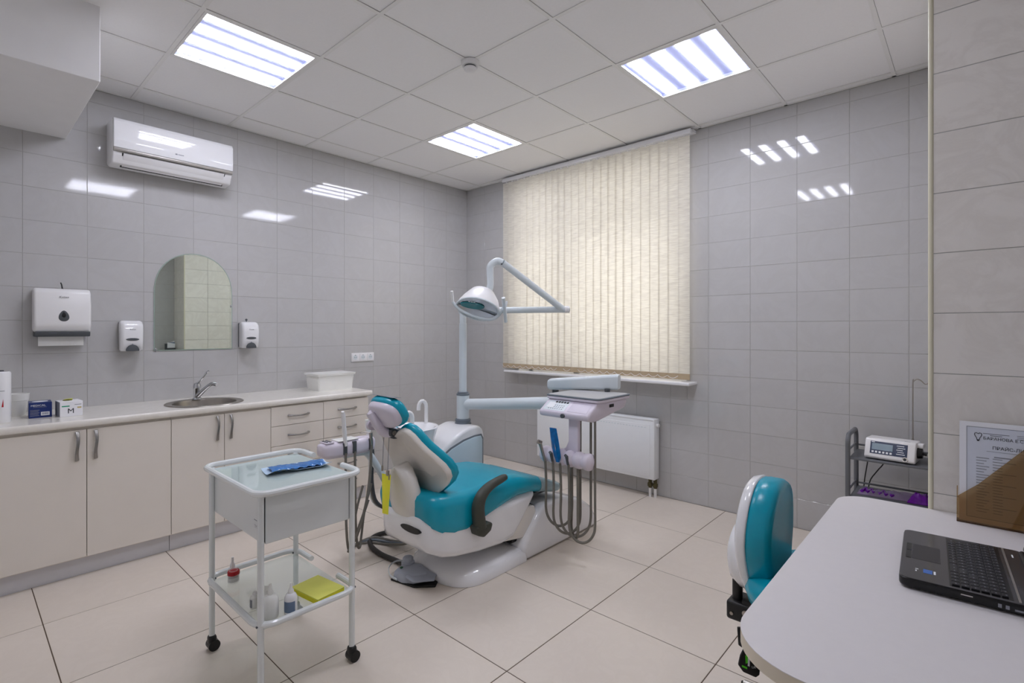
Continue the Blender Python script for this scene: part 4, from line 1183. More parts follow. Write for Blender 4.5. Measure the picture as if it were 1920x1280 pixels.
# body: sloped console in front, deep at the back
part('tray_body', MB().solid([(TX0 + 0.018, y, z) for y, z in ((2.395, 0.868), (2.400, 0.838), (2.47, 0.822), (2.80, 0.872), (2.828, 0.90), (2.828, 0.930), (2.495, 0.932))], (TX1 - TX0 - 0.036, 0, 0), 0.012, 3), 'lilac', t, 50)
part('tray_rim', MB().solid([(TX0 + (TX1 - TX0) / 2 + p, (TY0 + TY1) / 2 + q, TZ - 0.026) for p, q in rrect(TX1 - TX0, TY1 - TY0, 0.035, 5)], (0, 0, 0.018), 0.005, 2), 'lilac', t, 50)
part('rubber_edge', MB().solid([(TX0 + (TX1 - TX0) / 2 + p, (TY0 + TY1) / 2 + q, TZ - 0.009) for p, q in rrect(TX1 - TX0 + 0.004, TY1 - TY0 + 0.004, 0.036, 5)], (0, 0, 0.009), 0.003, 2), 'trim_grey', t, 50)
part('tray_mat', MB().solid([(TX0 + (TX1 - TX0) / 2 + p, (TY0 + TY1) / 2 + q, TZ - 0.002) for p, q in rrect(TX1 - TX0 - 0.022, TY1 - TY0 - 0.022, 0.028, 5)], (0, 0, 0.003)), mat('grey_silicone_mat', (176, 176, 176), 0.5, var=0.02), t, 50)
# console details lie on the slope between (2.395, .868) and (2.495, .932)
sl0, sl1 = Vector((0, 2.395, 0.868)), Vector((0, 2.495, 0.932)); sd = (sl1 - sl0).normalized(); sn = Vector((0, -sd.z, sd.y))
def con(xa, xb, a, b, h, hh=0.001):
    P = [sl0 + (sl1 - sl0) * a, sl0 + (sl1 - sl0) * b]
    return MB().solid([(xa, P[0].y + sn.y * h, P[0].z + sn.z * h), (xb, P[0].y + sn.y * h, P[0].z + sn.z * h), (xb, P[1].y + sn.y * h, P[1].z + sn.z * h), (xa, P[1].y + sn.y * h, P[1].z + sn.z * h)], tuple(sn * hh))
cp = part('control_panel', con(TX0 + 0.04, -1.775, 0.12, 0.86, 0.0), 'unit_grey', t)
part('display', con(TX0 + 0.055, TX0 + 0.105, 0.30, 0.72, 0.001), 'white_ink', cp)
for k in range(5):
    part('button', con(-1.875 + 0.02 * k, -1.863 + 0.02 * k, 0.70, 0.80, 0.001, 0.003), 'black', cp)
mb = MB()
for r in range(3):
    for k in range(7):
        mb2 = con(-1.90 + 0.016 * k, -1.892 + 0.016 * k, 0.22 + 0.13 * r, 0.27 + 0.13 * r, 0.001, 0.0006)
        mb.add(mb2.v, mb2.f)
part('key_print', mb, 'grey_ink', cp, kind='stuff')
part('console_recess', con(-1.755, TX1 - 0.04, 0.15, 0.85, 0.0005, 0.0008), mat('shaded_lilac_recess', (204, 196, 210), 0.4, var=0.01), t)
part('pressure_knob', MB().cyl((-1.772, 2.398, 0.852), (-1.772, 2.386, 0.852), 0.013, n=18), 'dark_grey', t)
part('side_switch', MB().box((TX1 - 0.019, 2.62, 0.893), (TX1 - 0.014, 2.668, 0.912), 0.002), 'black', t)
# neck and handpiece holder
part('holder_neck', MB().solid([(xx, 2.438, zz) for xx, zz in ((-1.765, 0.835), (-1.695, 0.835), (-1.695, 0.66), (-1.70, 0.635), (-1.82, 0.635), (-1.785, 0.66), (-1.765, 0.70))], (0, 0.03, 0), 0.008, 2), 'lilac', t, 50)
HXs = [-1.925, -1.868, -1.811, -1.751, -1.690, -1.625]
rings = []
zs = [(-1.958, 0.022), (-1.950, 0.036), (-1.925, 0.042)]
N = 40
for k in range(N + 1):
    xx = -1.958 + (1.958 - 1.598) * k / N
    lob = abs(math.sin(math.pi * (xx + 1.958) / 0.0605))
    rr = 0.033 + 0.017 * lob ** 0.5
    if k in (0, N): rr = 0.018
    zz = 0.600 - 0.0 * k
    rings.append([(xx, 2.440 + rr * math.cos(2 * math.pi * q / 18), zz + rr * math.sin(2 * math.pi * q / 18)) for q in range(18)])
part('holder_bar', MB().loft(rings), 'lilac', t, 60)
def hose(x0, y0, z0, zlow, x1, y1, z1, r, spread=0):
    """hangs down from the holder, turns in a U and rises to the underside of the tray"""
    R_ = 0.5 * math.hypot(x1 - x0, y1 - y0) * 1.35
    pts = [(x0, y0, z0), (x0 + 0.003, y0 + 0.004, z0 - 0.10), (x0 + 0.002, y0 + 0.006, zlow + R_ + 0.10)]
    for k in range(7):
        a_ = math.pi * k / 6
        f_ = (1 - math.cos(a_)) / 2
        pts.append((x0 + (x1 - x0) * f_, y0 + 0.006 + (y1 - y0 - 0.006) * f_, zlow + R_ * (1 - math.sin(a_))))
    pts += [(x1, y1, zlow + R_ + 0.12), (x1, y1, (zlow + R_ + z1) / 2 + 0.08), (x1, y1, z1)]
    return MB().tube(pts, r, 8, smooth=4)
HY = 2.398
part('hose', hose(-1.905, HY, 0.565, 0.185, -1.760, 2.47, 0.83, 0.0075), 'hose', t, 60)
part('hose', hose(-1.848, HY, 0.575, 0.150, -1.715, 2.49, 0.83, 0.0075), 'hose', t, 60)
part('hose', hose(-1.795, HY, 0.570, 0.145, -1.648, 2.50, 0.83, 0.0075), 'hose', t, 60)
part('hose', hose(-1.735, HY, 0.575, 0.130, -1.600, 2.47, 0.83, 0.0075), 'hose', t, 60)
part('hose', hose(-1.774, 2.476, 0.83, 0.135, -1.690, 2.43, 0.57, 0.0085), 'hose', t, 60)
part('air_syringe', MB().tube([(-1.935, 2.385, 0.672), (-1.925, 2.388, 0.64), (-1.905, 2.395, 0.565)], [0.011, 0.010, 0.008], 10).cyl((-1.942, 2.372, 0.682), (-1.930, 2.392, 0.672), 0.013, n=12), 'steel', t)
for k, xx in enumerate((-1.855, -1.742)):
    part('coupling', MB().tube([(xx - 0.012, 2.392, 0.628), (xx, 2.390, 0.622), (xx + 0.006, 2.396, 0.575)], [0.008, 0.010, 0.0075], 10), 'dark_grey', t)
# blue sheathed handpiece standing in the holder
t = thing('sheathed_handpiece', 'handpiece in a blue plastic sheath standing in the tray holder', 'handpiece', (-1.80, 2.385, 0.585))
part('sheath', MB().loft([[(cx + w * px, 2.384 + 0.010 * py, z) for px, py in ((-1, 0), (-0.5, -1), (0.2, -0.5), (0.6, -1), (1, 0), (0.4, 0.8), (-0.4, 0.6))] for cx, z, w in ((-1.799, 0.582, 0.012), (-1.803, 0.61, 0.025), (-1.815, 0.66, 0.030), (-1.826, 0.72, 0.029), (-1.836, 0.775, 0.026))]), 'sheath_blue', t, 20)
part('handpiece', MB().tube([(-1.799, 2.384, 0.580), (-1.815, 2.384, 0.66), (-1.828, 2.384, 0.725)], [0.006, 0.007, 0.006], 8), 'steel', t)

# ================================================================== ASSISTANT TRAY
AX = -2.75
t = thing('assistant_tray', 'lilac assistant tray with keypad and suction handpieces behind the cart', 'assistant tray', (AX, 1.58, 0.35))
rings = []
for y, r, z in ((1.405, 0.020, 0.668), (1.412, 0.036, 0.664), (1.44, 0.046, 0.660), (1.52, 0.048, 0.658), (1.60, 0.048, 0.658), (1.68, 0.047, 0.660), (1.735, 0.042, 0.662), (1.752, 0.024, 0.664)):
    rings.append([(AX + p, y, z + q) for p, q in rrect(2 * r * 1.15, 2 * r, r * 0.7, 5)])
part('tray_body', MB().loft(rings), 'lilac', t, 60)
kp = part('keypad', MB().box((AX - 0.04, 1.425, 0.704), (AX + 0.042, 1.475, 0.711), 0.003), 'lilac', t)
for i in range(3):
    for j in range(2):
        part('key', MB().cyl((AX - 0.022 + i * 0.022, 1.440 + j * 0.02, 0.711), (AX - 0.022 + i * 0.022, 1.440 + j * 0.02, 0.7135), 0.0075, n=10), 'dark_grey', kp)
part('paper_pad', MB().box((AX - 0.045, 1.50, 0.706), (AX + 0.045, 1.63, 0.711), 0.002), 'milky', t)
for k, y in enumerate((1.535, 1.595, 1.705)):
    part('holder_fork', MB().box((AX + 0.045, y - 0.012, 0.63), (AX + 0.062, y + 0.012, 0.70), 0.004), 'dark_grey', t)
part('saliva_ejector', MB().tube([(AX + 0.058, 1.536, 0.68), (AX + 0.055, 1.530, 0.76), (AX + 0.052, 1.524, 0.86), (AX + 0.058, 1.518, 0.882)], [0.009, 0.013, 0.012, 0.009], 10), 'white', t, 60)
part('air_syringe', MB().tube([(AX + 0.058, 1.705, 0.66), (AX + 0.058, 1.702, 0.72), (AX + 0.058, 1.700, 0.735)], [0.007, 0.011, 0.012], 10).tube([(AX + 0.058, 1.70, 0.732), (AX + 0.05, 1.66, 0.742), (AX + 0.045, 1.635, 0.738)], 0.003, 6), 'steel', t, 60)
for y, ylow, r in ((1.536, 1.60, 0.0075), (1.596, 1.63, 0.0075)):
    part('hose', MB().tube([(AX + 0.058, y, 0.64), (AX + 0.06, y, 0.45), (AX + 0.06, y + 0.003, 0.22), (AX + 0.05, y + 0.02, 0.085), (AX + 0.02, y + 0.055, 0.05), (AX - 0.02, y + 0.09, 0.10), (AX - 0.03, y + 0.12, 0.25), (AX - 0.02, y + 0.16, 0.40)], r, 8, smooth=5), 'hose', t, 60)
part('hose', MB().tube([(AX + 0.058, 1.705, 0.66), (AX + 0.066, 1.695, 0.52), (AX + 0.08, 1.66, 0.34), (AX + 0.09, 1.60, 0.18), (AX + 0.08, 1.56, 0.10), (AX + 0.03, 1.57, 0.055), (AX - 0.02, 1.64, 0.09), (AX - 0.03, 1.74, 0.30)], 0.0085, 8, smooth=5), 'hose', t, 60)
part('support_arm', MB().tube([(AX + 0.01, 1.55, 0.612), (AX + 0.01, 1.66, 0.615), (AX + 0.01, 1.715, 0.595), (AX + 0.01, 1.80, 0.47), (AX - 0.01, 1.90, 0.34), (AX - 0.02, 2.14, 0.26)], [0.014, 0.022, 0.024, 0.022, 0.022, 0.024], 12, smooth=4), 'unit_grey', t, 60)
for k in range(3):
    part('suction_hose', MB().tube([(AX - 0.02 - 0.02 * k, 1.745 + 0.012 * k, 0.70), (AX - 0.02 - 0.02 * k, 1.765 + 0.01 * k, 0.58), (AX - 0.03 - 0.02 * k, 1.765 + 0.01 * k, 0.42), (AX - 0.03 - 0.02 * k, 1.80, 0.27), (AX - 0.03 - 0.02 * k, 1.92, 0.20), (AX - 0.03 - 0.015 * k, 2.13, 0.22)], 0.011, 8, smooth=5), ('dark_grey', 'hose', 'unit_grey')[k], t, 60)
part('suction_tip', MB().tube([(AX - 0.02, 1.742, 0.69), (AX - 0.02, 1.728, 0.76), (AX - 0.02, 1.722, 0.80)], [0.014, 0.015, 0.010], 10), 'milky', t, 60)

# ================================================================== DENTAL LAMP
t = thing('dental_lamp', 'dental operating lamp on a folding arm in front of the blinds', 'lamp', (PXY[0], PXY[1], 1.50))
P0 = Vector((PXY[0], PXY[1], 1.497)); P1 = Vector((-2.285, 3.095, 1.505))
part('lower_arm', MB().tube([P0 - (P1 - P0).normalized() * 0.03, P1 + (P1 - P0).normalized() * 0.03], 0.0235, 16).cyl(P0 + Vector((0, 0, -0.03)), P0 + Vector((0, 0, 0.03)), 0.028, n=16), 'unit_grey', t, 50)
part('elbow_cap', MB().tube([P1 + (P1 - P0).normalized() * 0.01, P1 + (P1 - P0).normalized() * 0.045], [0.027, 0.026], 16), 'white', t, 50)
part('elbow_slot', MB().tube([P1 + (P1 - P0).normalized() * 0.035, P1 + (P1 - P0).normalized() * 0.048], [0.017, 0.017], 12), 'dark_grey', t)
P2 = Vector((-2.445, 2.60, 1.822))
part('upper_arm', MB().tube([P1 + Vector((0, 0, 0.0)), P2], [0.025, 0.024], 16), 'unit_grey', t, 50)
Q = Vector((-2.50, 2.545, 1.80))
part('gooseneck', MB().tube([P2, P2 + Vector((-0.03, -0.028, 0.012)), Q + Vector((-0.005, -0.005, 0.0)), Q + Vector((-0.008, -0.007, -0.05)), Q + Vector((-0.006, -0.006, -0.13)), Q + Vector((-0.016, -0.014, -0.175))], [0.024, 0.025, 0.025, 0.024, 0.023, 0.026], 16, smooth=4), 'unit_grey', t, 60)
part('arm_screw', MB().cyl(P2 + Vector((0.012, -0.022, -0.012)), P2 + Vector((0.014, -0.027, -0.012)), 0.006, n=8).cyl(P1 + Vector((-0.01, -0.022, -0.012)), P1 + Vector((-0.008, -0.027, -0.012)), 0.006, n=8), 'dark_grey', t)
# head: an oval bowl facing down and towards the room
HCn = Vector((-2.525, 2.440, 1.510))
LN = Vector((0.28, -0.62, -0.73)).normalized()            # where the lamp shines
LU = Vector((0.74, 0.67, 0)); LU = (LU - LN * LU.dot(LN)).normalized()
LV = LN.cross(LU).normalized()
if LV.z < 0: LV = -LV
def lp(a, b, c): return HCn + (LU * a + LV * b + LN * c) * 1.15
def oval(ra, rb, c, n=28, oa=0, ob=0): return [lp(oa + ra * math.cos(2 * math.pi * k / n), ob + rb * math.sin(2 * math.pi * k / n), c) for k in range(n)]
hd = part('lamp_head', MB().loft([oval(0.015, 0.015, -0.125, ob=0.02), oval(0.075, 0.058, -0.105, ob=0.015), oval(0.110, 0.080, -0.06), oval(0.128, 0.092, -0.01), oval(0.130, 0.094, 0.015), oval(0.120, 0.084, 0.018)]), 'white', t, 60)
part('reflector', MB().loft([oval(0.122, 0.086, 0.020), oval(0.10, 0.070, 0.004), oval(0.05, 0.035, -0.012), oval(0.01, 0.008, -0.014)], True), 'reflector', hd, 60)
part('lens_band', MB().loft([oval(0.074, 0.026, 0.022, ob=0.030, oa=-0.03), oval(0.070, 0.022, 0.030, ob=0.030, oa=-0.03)]), 'lamp_teal', hd, 50)
part('bezel', MB().tube([lp(0.128 * math.cos(2 * math.pi * k / 32), 0.092 * math.sin(2 * math.pi * k / 32), 0.018) for k in range(33)], 0.0075, 8), 'unit_grey', hd, 60)
part('yoke', MB().tube([lp(0.155, 0.02, -0.06), lp(0.150, 0.0, -0.02), lp(0.10, -0.04, 0.040), lp(0.0, -0.03, 0.055), lp(-0.10, 0.0, 0.045), lp(-0.150, 0.03, 0.02)], [0.014, 0.014, 0.012, 0.010, 0.010, 0.010], 10, smooth=4), 'unit_grey', hd, 60)
part('grip', MB().tube([lp(0.150, 0.09, -0.02), lp(0.172, -0.07, 0.02)], [0.012, 0.013], 12), 'unit_grey', hd, 50)
part('grip', MB().tube([lp(-0.150, 0.03, 0.02), lp(-0.160, 0.09, -0.01)], [0.009, 0.010], 12), 'white', hd, 50)
part('maker_marks', MB().box((0, 0, 0), (0.006, 0.0015, 0.001)).box((0.008, 0, 0), (0.014, 0.0015, 0.001)).box((0.016, 0, 0), (0.022, 0.0015, 0.001)).xf(Matrix.Translation(lp(-0.05, 0.062, 0.026)) @ Matrix((tuple(LU), tuple(LN), tuple(LV))).transposed().to_4x4() @ Matrix.Scale(2.2, 4)), 'white_ink', hd)

# ================================================================== FOOT PEDAL AND FLOOR HOSES
t = thing('foot_pedal', 'grey foot control pedal on the floor in front of the chair base', 'foot pedal', (-2.26, 1.68, 0))
fp = Matrix.Translation((-2.262, 1.690, 0)) @ Matrix.Rotation(math.radians(22), 4, 'Z')
plate = [(-0.10, -0.062), (0.06, -0.090), (0.165, -0.045), (0.150, 0.010), (0.10, 0.055), (-0.02, 0.085), (-0.10, 0.06)]
part('base_plate', MB().solid([(a, b, 0.001) for a, b in plate], (0, 0, 0.010), 0.004, 2).xf(fp), 'rubber', t, 50)
part('pedal_body', MB().loft([[(-0.015 + s * (a + 0.015), s * b, z) for a, b in [(-0.085, -0.055), (-0.02, -0.078), (0.045, -0.070), (0.10, -0.02), (0.09, 0.03), (0.03, 0.066), (-0.04, 0.068), (-0.088, 0.03)]] for s, z in ((1.0, 0.010), (1.0, 0.030), (0.94, 0.050), (0.78, 0.062), (0.4, 0.068))]).xf(fp), 'pedal', t, 50)
part('press_plate', MB().solid([(0.005, -0.082, 0.040), (0.062, -0.095, 0.030), (0.155, -0.040, 0.030), (0.140, 0.012, 0.036), (0.07, 0.01, 0.055), (0.01, -0.03, 0.058)], (0, 0, 0.008), 0.003, 2).xf(fp), 'pedal', t, 50)
part('round_knob', MB().lathe([(0.036, 0.056), (0.036, 0.074), (0.029, 0.078), (0.029, 0.094), (0.022, 0.101), (0.002, 0.102)], (-0.048, 0.030, 0), 24).xf(fp), 'pedal', t, 50)
part('button', MB().lathe([(0.009, 0.060), (0.008, 0.069), (0.001, 0.070)], (-0.050, -0.032, 0), 14).xf(fp), mat('green_button', (24, 90, 56), 0.4, var=0.02), t)
part('small_knob', MB().lathe([(0.012, 0.058), (0.011, 0.069), (0.001, 0.070)], (0.03, 0.024, 0), 14).xf(fp), 'pedal', t)
part('guard_wire', MB().tube([(-0.055, -0.070, 0.018), (-0.115, -0.045, 0.020), (-0.150, 0.0, 0.040), (-0.135, 0.055, 0.052), (-0.07, 0.085, 0.045), (-0.02, 0.082, 0.030)], 0.005, 8, smooth=4, flat=(0.5, 1.4)).xf(fp), 'unit_grey', t, 50)
cab = MB().tube([(-2.330, 1.715, 0.03), (-2.45, 1.735, 0.018), (-2.62, 1.725, 0.016), (-2.78, 1.755, 0.016), (-2.87, 1.830, 0.016), (-2.86, 1.935, 0.018), (-2.74, 2.02, 0.02), (-2.62, 2.06, 0.03), (-2.55, 2.10, 0.05)], 0.0145, 10, smooth=5)
part('thick_cable', cab, 'cable', t, 60)
for k in range(3):
    o_ = 0.022 * k
    single('floor_hose', MB().tube([(-2.46, 1.86 + o_, 0.10), (-2.58, 1.86 + o_, 0.045), (-2.72, 1.84 + o_, 0.010 + 0.004 * k), (-2.82, 1.79 + 0.6 * o_, 0.010 + 0.012 * k), (-2.86, 1.73 + 0.4 * o_, 0.010 + 0.006 * k), (-2.87 + 0.01 * k, 1.67 + 0.2 * o_, 0.010)], 0.0075 + 0.001 * (k == 1), 8, smooth=5), ('hose', 'trim_grey', 'hose')[k],
           ('grey floor hose nearest the pedal, running from the chair body', 'middle one of the grey floor hoses running from the chair body', 'grey floor hose farthest from the pedal, running from the chair body')[k], 'hose', 'hoses on the floor behind the chair', 60)

# ================================================================== STOOL
t = thing('saddle_stool', 'teal and white dental stool with a backrest, tucked under the desk', 'stool', (-0.33, 1.87, 0))
SXc, SYc = -0.33, 1.87
def back_ring(f_out):
    return f_out
# backrest: outline (y, z) with a bowed profile in x
ol = []
for k in range(36):
    a = 2 * math.pi * k / 36
    c, s_ = math.cos(a), math.sin(a)
    wy = (0.155 if s_ > 0 else 0.155 + 0.05 * s_) * math.copysign(abs(c) ** 0.85, c)
    hz = (0.195 if s_ > 0 else 0.235) * math.copysign(abs(s_) ** 0.9, s_)
    ol.append((wy, hz))
def sb(w, h, n):
    """w across (Y), h up, n forward (+X)"""
    x_ = -0.572 + n + 0.10 * (h + 0.06) * -1 * 0.0 + 0.9 * w * w - 0.22 * (h - 0.02) * (1 if h < 0 else 0.15) * -0.0
    x_ += -0.035 * math.cos(h * 7.0) + 0.035
    return (x_, SYc + w, 0.655 + h)
def bslab(s0, n0, n1, fs):
    rings = []
    for q, f in zip((0, 0.1, 0.3, 0.7, 0.9, 1), fs):
        rings.append([sb(w * f * s0, h * f * s0, n0 + (n1 - n0) * q) for w, h in ol])
    return MB().loft(rings)
bk_ = part('backrest', bslab(1.0, 0.0, 0.085, (0.93, 0.985, 1.0, 1.0, 0.95, 0.80)), 'teal', t, 70)
part('backrest_shell', bslab(1.0, -0.030, 0.004, (0.80, 0.93, 0.985, 1.005, 1.008, 1.0)), 'gloss_white', bk_, 70)
part('hub_cover', MB().loft([[(xx, SYc + r * 1.0 * math.cos(2 * math.pi * k / 24), 0.575 + r * 1.15 * math.sin(2 * math.pi * k / 24)) for k in range(24)] for xx, r in ((-0.642, 0.02), (-0.636, 0.055), (-0.622, 0.085), (-0.595, 0.10), (-0.56, 0.105))]), 'gloss_white', bk_, 70)
part('back_post', MB().cyl((-0.612, SYc - 0.02, 0.36), (-0.612, SYc - 0.02, 0.56), 0.017, n=14), 'black', t)
part('back_bracket', MB().box((-0.640, SYc - 0.055, 0.350), (-0.50, SYc + 0.045, 0.415), 0.010, 3).box((-0.59, SYc - 0.05, 0.410), (-0.53, SYc + 0.02, 0.43), 0.006), 'black', t)
part('bracket_screw', MB().cyl((-0.575, SYc - 0.054, 0.39), (-0.575, SYc - 0.060, 0.39), 0.010, n=10).cyl((-0.62, SYc - 0.054, 0.375), (-0.62, SYc - 0.059, 0.375), 0.006, n=10), 'steel', t)
rings = []
for z, r in ((0.455, 0.10), (0.462, 0.175), (0.480, 0.208), (0.515, 0.218), (0.550, 0.210), (0.566, 0.175), (0.570, 0.08)):
    rings.append([(SXc - 0.01 + r * 1.08 * math.copysign(abs(math.cos(2 * math.pi * k / 36)) ** 0.85, math.cos(2 * math.pi * k / 36)), SYc + r * 1.12 * math.copysign(abs(math.sin(2 * math.pi * k / 36)) ** 0.85, math.sin(2 * math.pi * k / 36)), z - 0.012 * math.cos(4 * math.pi * k / 36) * (1 if r > 0.15 else 0)) for k in range(36)])
part('seat', MB().loft(rings), 'teal', t, 70)
part('seat_plate', MB().box((SXc - 0.13, SYc - 0.10, 0.425), (SXc + 0.10, SYc + 0.10, 0.458), 0.01).box((-0.52, SYc - 0.03, 0.40), (SXc, SYc + 0.03, 0.43), 0.006), 'black', t)
part('gas_lift', MB().cyl((SXc, SYc, 0.10), (SXc, SYc, 0.30), 0.026, n=16).cyl((SXc, SYc, 0.29), (SXc, SYc, 0.43), 0.016, n=14), 'chrome', t)
part('base_hub', MB().lathe([(0.045, 0.075), (0.048, 0.09), (0.040, 0.13), (0.03, 0.14)], (SXc, SYc, 0), 20), 'silver', t)
for k in range(5):
    a = math.radians(168 + 72 * k)
    c, s_ = math.cos(a), math.sin(a)
    lg = part('base_leg', MB().tube([(SXc + 0.03 * c, SYc + 0.03 * s_, 0.105), (SXc + 0.18 * c, SYc + 0.18 * s_, 0.090), (SXc + 0.29 * c, SYc + 0.29 * s_, 0.075)], [0.022, 0.018, 0.013], 10), 'silver', t, 50)
    wx, wy = SXc + 0.295 * c, SYc + 0.295 * s_
    part('caster', MB().cyl((wx - 0.022 * s_, wy + 0.022 * c, 0.029), (wx - 0.004 * s_, wy + 0.004 * c, 0.029), 0.0285, n=18).cyl((wx + 0.004 * s_, wy - 0.004 * c, 0.029), (wx + 0.022 * s_, wy - 0.022 * c, 0.029), 0.0285, n=18).cyl((wx, wy, 0.03), (wx, wy, 0.078), 0.008, n=8), 'black', lg, 50)
# two lever paddles, the nearer one with a green and white pictogram
LP = Vector((-0.535, 1.728, 0.292))
rv = Vector((0.80, 0.60, 0)); uv = Vector((-0.10, 0.12, 0.98)).normalized()
uv = (uv - rv * uv.dot(rv)).normalized(); nv = rv.cross(uv)
def pad(a, b, c): return LP + rv * a + uv * b + nv * c
shape = [(-0.008, 0.048), (0.026, 0.030), (0.033, -0.012), (0.028, -0.042), (0.016, -0.050), (-0.022, -0.036), (-0.036, -0.016), (-0.028, 0.012)]
pp = part('lever_paddle', MB().solid([pad(a, b, -0.005) for a, b in shape], tuple(nv * 0.010), 0.003, 2), 'black', t, 50)
part('pictogram', MB().add([pad(a, b, 0.0058) for a, b in ((-0.006, 0.012), (0.018, 0.012), (0.020, 0.020), (0.012, 0.019), (0.010, 0.005), (0.000, 0.004), (-0.002, -0.018), (-0.008, -0.016))], [tuple(range(8))]), 'white_ink', pp, smooth=False)
part('green_marks', MB().quad(pad(-0.026, -0.014, 0.0058), pad(-0.010, -0.020, 0.0058), pad(-0.010, -0.026, 0.0058), pad(-0.026, -0.020, 0.0058)).quad(pad(-0.014, 0.014, 0.0056), pad(-0.004, 0.020, 0.0056), pad(-0.004, -0.006, 0.0056), pad(-0.014, -0.010, 0.0056)).quad(pad(-0.004, 0.024, 0.0058), pad(0.010, 0.019, 0.0058), pad(0.010, 0.016, 0.0058), pad(-0.004, 0.020, 0.0058)), 'lime', pp, smooth=False)
part('word_print', text_mb('Lift', 0.010, pad(0.004, -0.022, 0.0056), rv, uv), 'white_ink', pp, smooth=False)
part('lever_rod', MB().tube([pad(0, 0, -0.004), pad(0.03, 0.05, -0.03), (SXc - 0.06, SYc - 0.04, 0.43)], 0.005, 8), 'black', pp)
part('lever_paddle', MB().solid([(-0.589 + a * 0.8, 1.828 + a * 0.6, 0.285 + b) for a, b in ((-0.018, 0.05), (0.02, 0.05), (0.014, -0.01), (-0.002, -0.020), (-0.014, -0.012))], (0.004, -0.006, 0), 0.002, 1), 'black', t, 50)
part('lever_rod', MB().tube([(-0.587, 1.830, 0.325), (-0.54, 1.84, 0.39), (-0.45, 1.85, 0.425)], 0.005, 8), 'black', t)

# ================================================================== DESK
DZ = 0.75
t = thing('desk', 'white desk with a rounded corner and cream edges against the tiled wall block', 'desk', (0.0, 1.6, 0))
dx0, dx1, dy0, dy1 = -0.362, XR - 0.002, 0.985, PY - 0.004
out = [(dx1, dy0), (dx1, dy1)]
for (cx, cy, r, a0) in ((dx0 + 0.095, dy1 - 0.095, 0.095, 90), (dx0 + 0.150, dy0 + 0.150, 0.150, 180)):
    for k in range(13):
        a = math.radians(a0 + 90 * k / 12)
        out.append((cx + r * math.cos(a), cy + r * math.sin(a)))
part('desk_top', MB().solid([(x_, y_, DZ - 0.0015) for x_, y_ in out], (0, 0, 0.0015)), 'desk', t)
part('edge_band', MB().solid([(x_, y_, DZ - 0.028) for x_, y_ in out], (0, 0, 0.0265), 0.0), 'desk_edge', t)
part('side_panel', MB().box((-0.270, 1.075, 0.0), (XR - 0.03, 1.095, DZ - 0.028)), 'desk_edge', t)
part('back_panel', MB().box((-0.20, 2.19, 0.0), (XR - 0.03, 2.208, DZ - 0.028)), 'desk_edge', t)
part('modesty_panel', MB().box((XR - 0.045, 1.095, 0.30), (XR - 0.028, 2.19, DZ - 0.028)), 'desk_edge', t)

# ---- laptop
t = thing('laptop', 'open black laptop on the white desk', 'laptop', (0.0, 1.69, DZ))
L0 = Vector((-0.131, 1.500, DZ)); rot = math.radians(3.0)
LR = Matrix.Translation(L0) @ Matrix.Rotation(rot, 4, 'Z')   # local x: front edge to hinge (+X), local y: width (+Y)
LD, LW = 0.245, 0.362
part('base', MB().solid([(LD / 2 + p, LW / 2 + q, 0.004) for p, q in rrect(LD, LW, 0.018, 5)], (0, 0, 0.022), 0.005, 2).xf(LR), 'laptop_black', t, 50)
deck = part('palm_rest', MB().solid([(LD / 2 + p, LW / 2 + q, 0.0255) for p, q in rrect(LD - 0.004, LW - 0.004, 0.017, 5)], (0, 0, 0.0015)).xf(LR), 'laptop', t)
part('touchpad', MB().box((0.022, 0.135, 0.027), (0.078, 0.245, 0.0275)).xf(LR), mat('touchpad_matte', (54, 52, 54), 0.4, var=0.03), deck)
part('touchpad_button', MB().box((0.010, 0.135, 0.027), (0.0205, 0.188, 0.0277)).box((0.010, 0.192, 0.027), (0.0205, 0.245, 0.0277)).xf(LR), 'laptop_black', deck)
kb = part('keyboard_well', MB().box((0.092, 0.012, 0.0262), (0.196, LW - 0.012, 0.0274)).xf(LR), 'laptop_black', t)
nrow, pitch = 6, 0.0165
km = {}
for r in range(nrow):
    y = 0.016
    x = 0.0955 + r * pitch
    keys = [0.0195] * 17
    if r == 0: keys = [0.0195, 0.0195, 0.0195, 0.0195, 0.058, 0.030] + [0.0195] * 7
    elif r == 1: keys = [0.0195] * 3 + [0.0195, 0.040] + [0.0195] * 10 + [0.040]
    elif r == 2: keys = [0.0195] * 3 + [0.036] + [0.0195] * 11 + [0.036]
    for w in keys:
        if y + w > LW - 0.014: break
        k_ = (round(w, 4), r == nrow - 1)
        hgt = pitch * (0.62 if r == nrow - 1 else 0.84)
        if k_ not in km:
            km[k_] = mesh_of(MB().box((0, 0.0012, 0), (hgt, w - 0.0012, 0.0030), 0.0008, 1), 'key', 'key')
        o = bpy.data.objects.new('key', km[k_]); COL.objects.link(o); o.parent = kb
        mtx = LR @ Matrix.Translation((x, y, 0.0274))
        o.location = mtx.translation - t.location; o.rotation_euler = (0, 0, rot)
        y += w
mb = MB()
for r in range(nrow):
    for k in range(16):
        x = 0.0955 + r * pitch + 0.006; y = 0.022 + k * 0.0199
        mb.box((x, y, 0.0305), (x + 0.0025, y + 0.004, 0.0308))
part('key_print', mb.xf(LR), 'grey_ink', kb, kind='stuff')
part('chrome_strip', MB().box((0.2035, 0.008, 0.027), (0.2075, LW - 0.008, 0.0285)).xf(LR), 'silver', t)
part('power_mark', MB().box((0.219, LW - 0.065, 0.027), (0.222, LW - 0.045, 0.0275)).xf(LR), 'white_ink', t)
part('sticker', MB().box((0.045, 0.052, 0.027), (0.062, 0.076, 0.0273)).xf(LR), mat('blue_sticker', (60, 110, 190), 0.3, var=0.05), t)
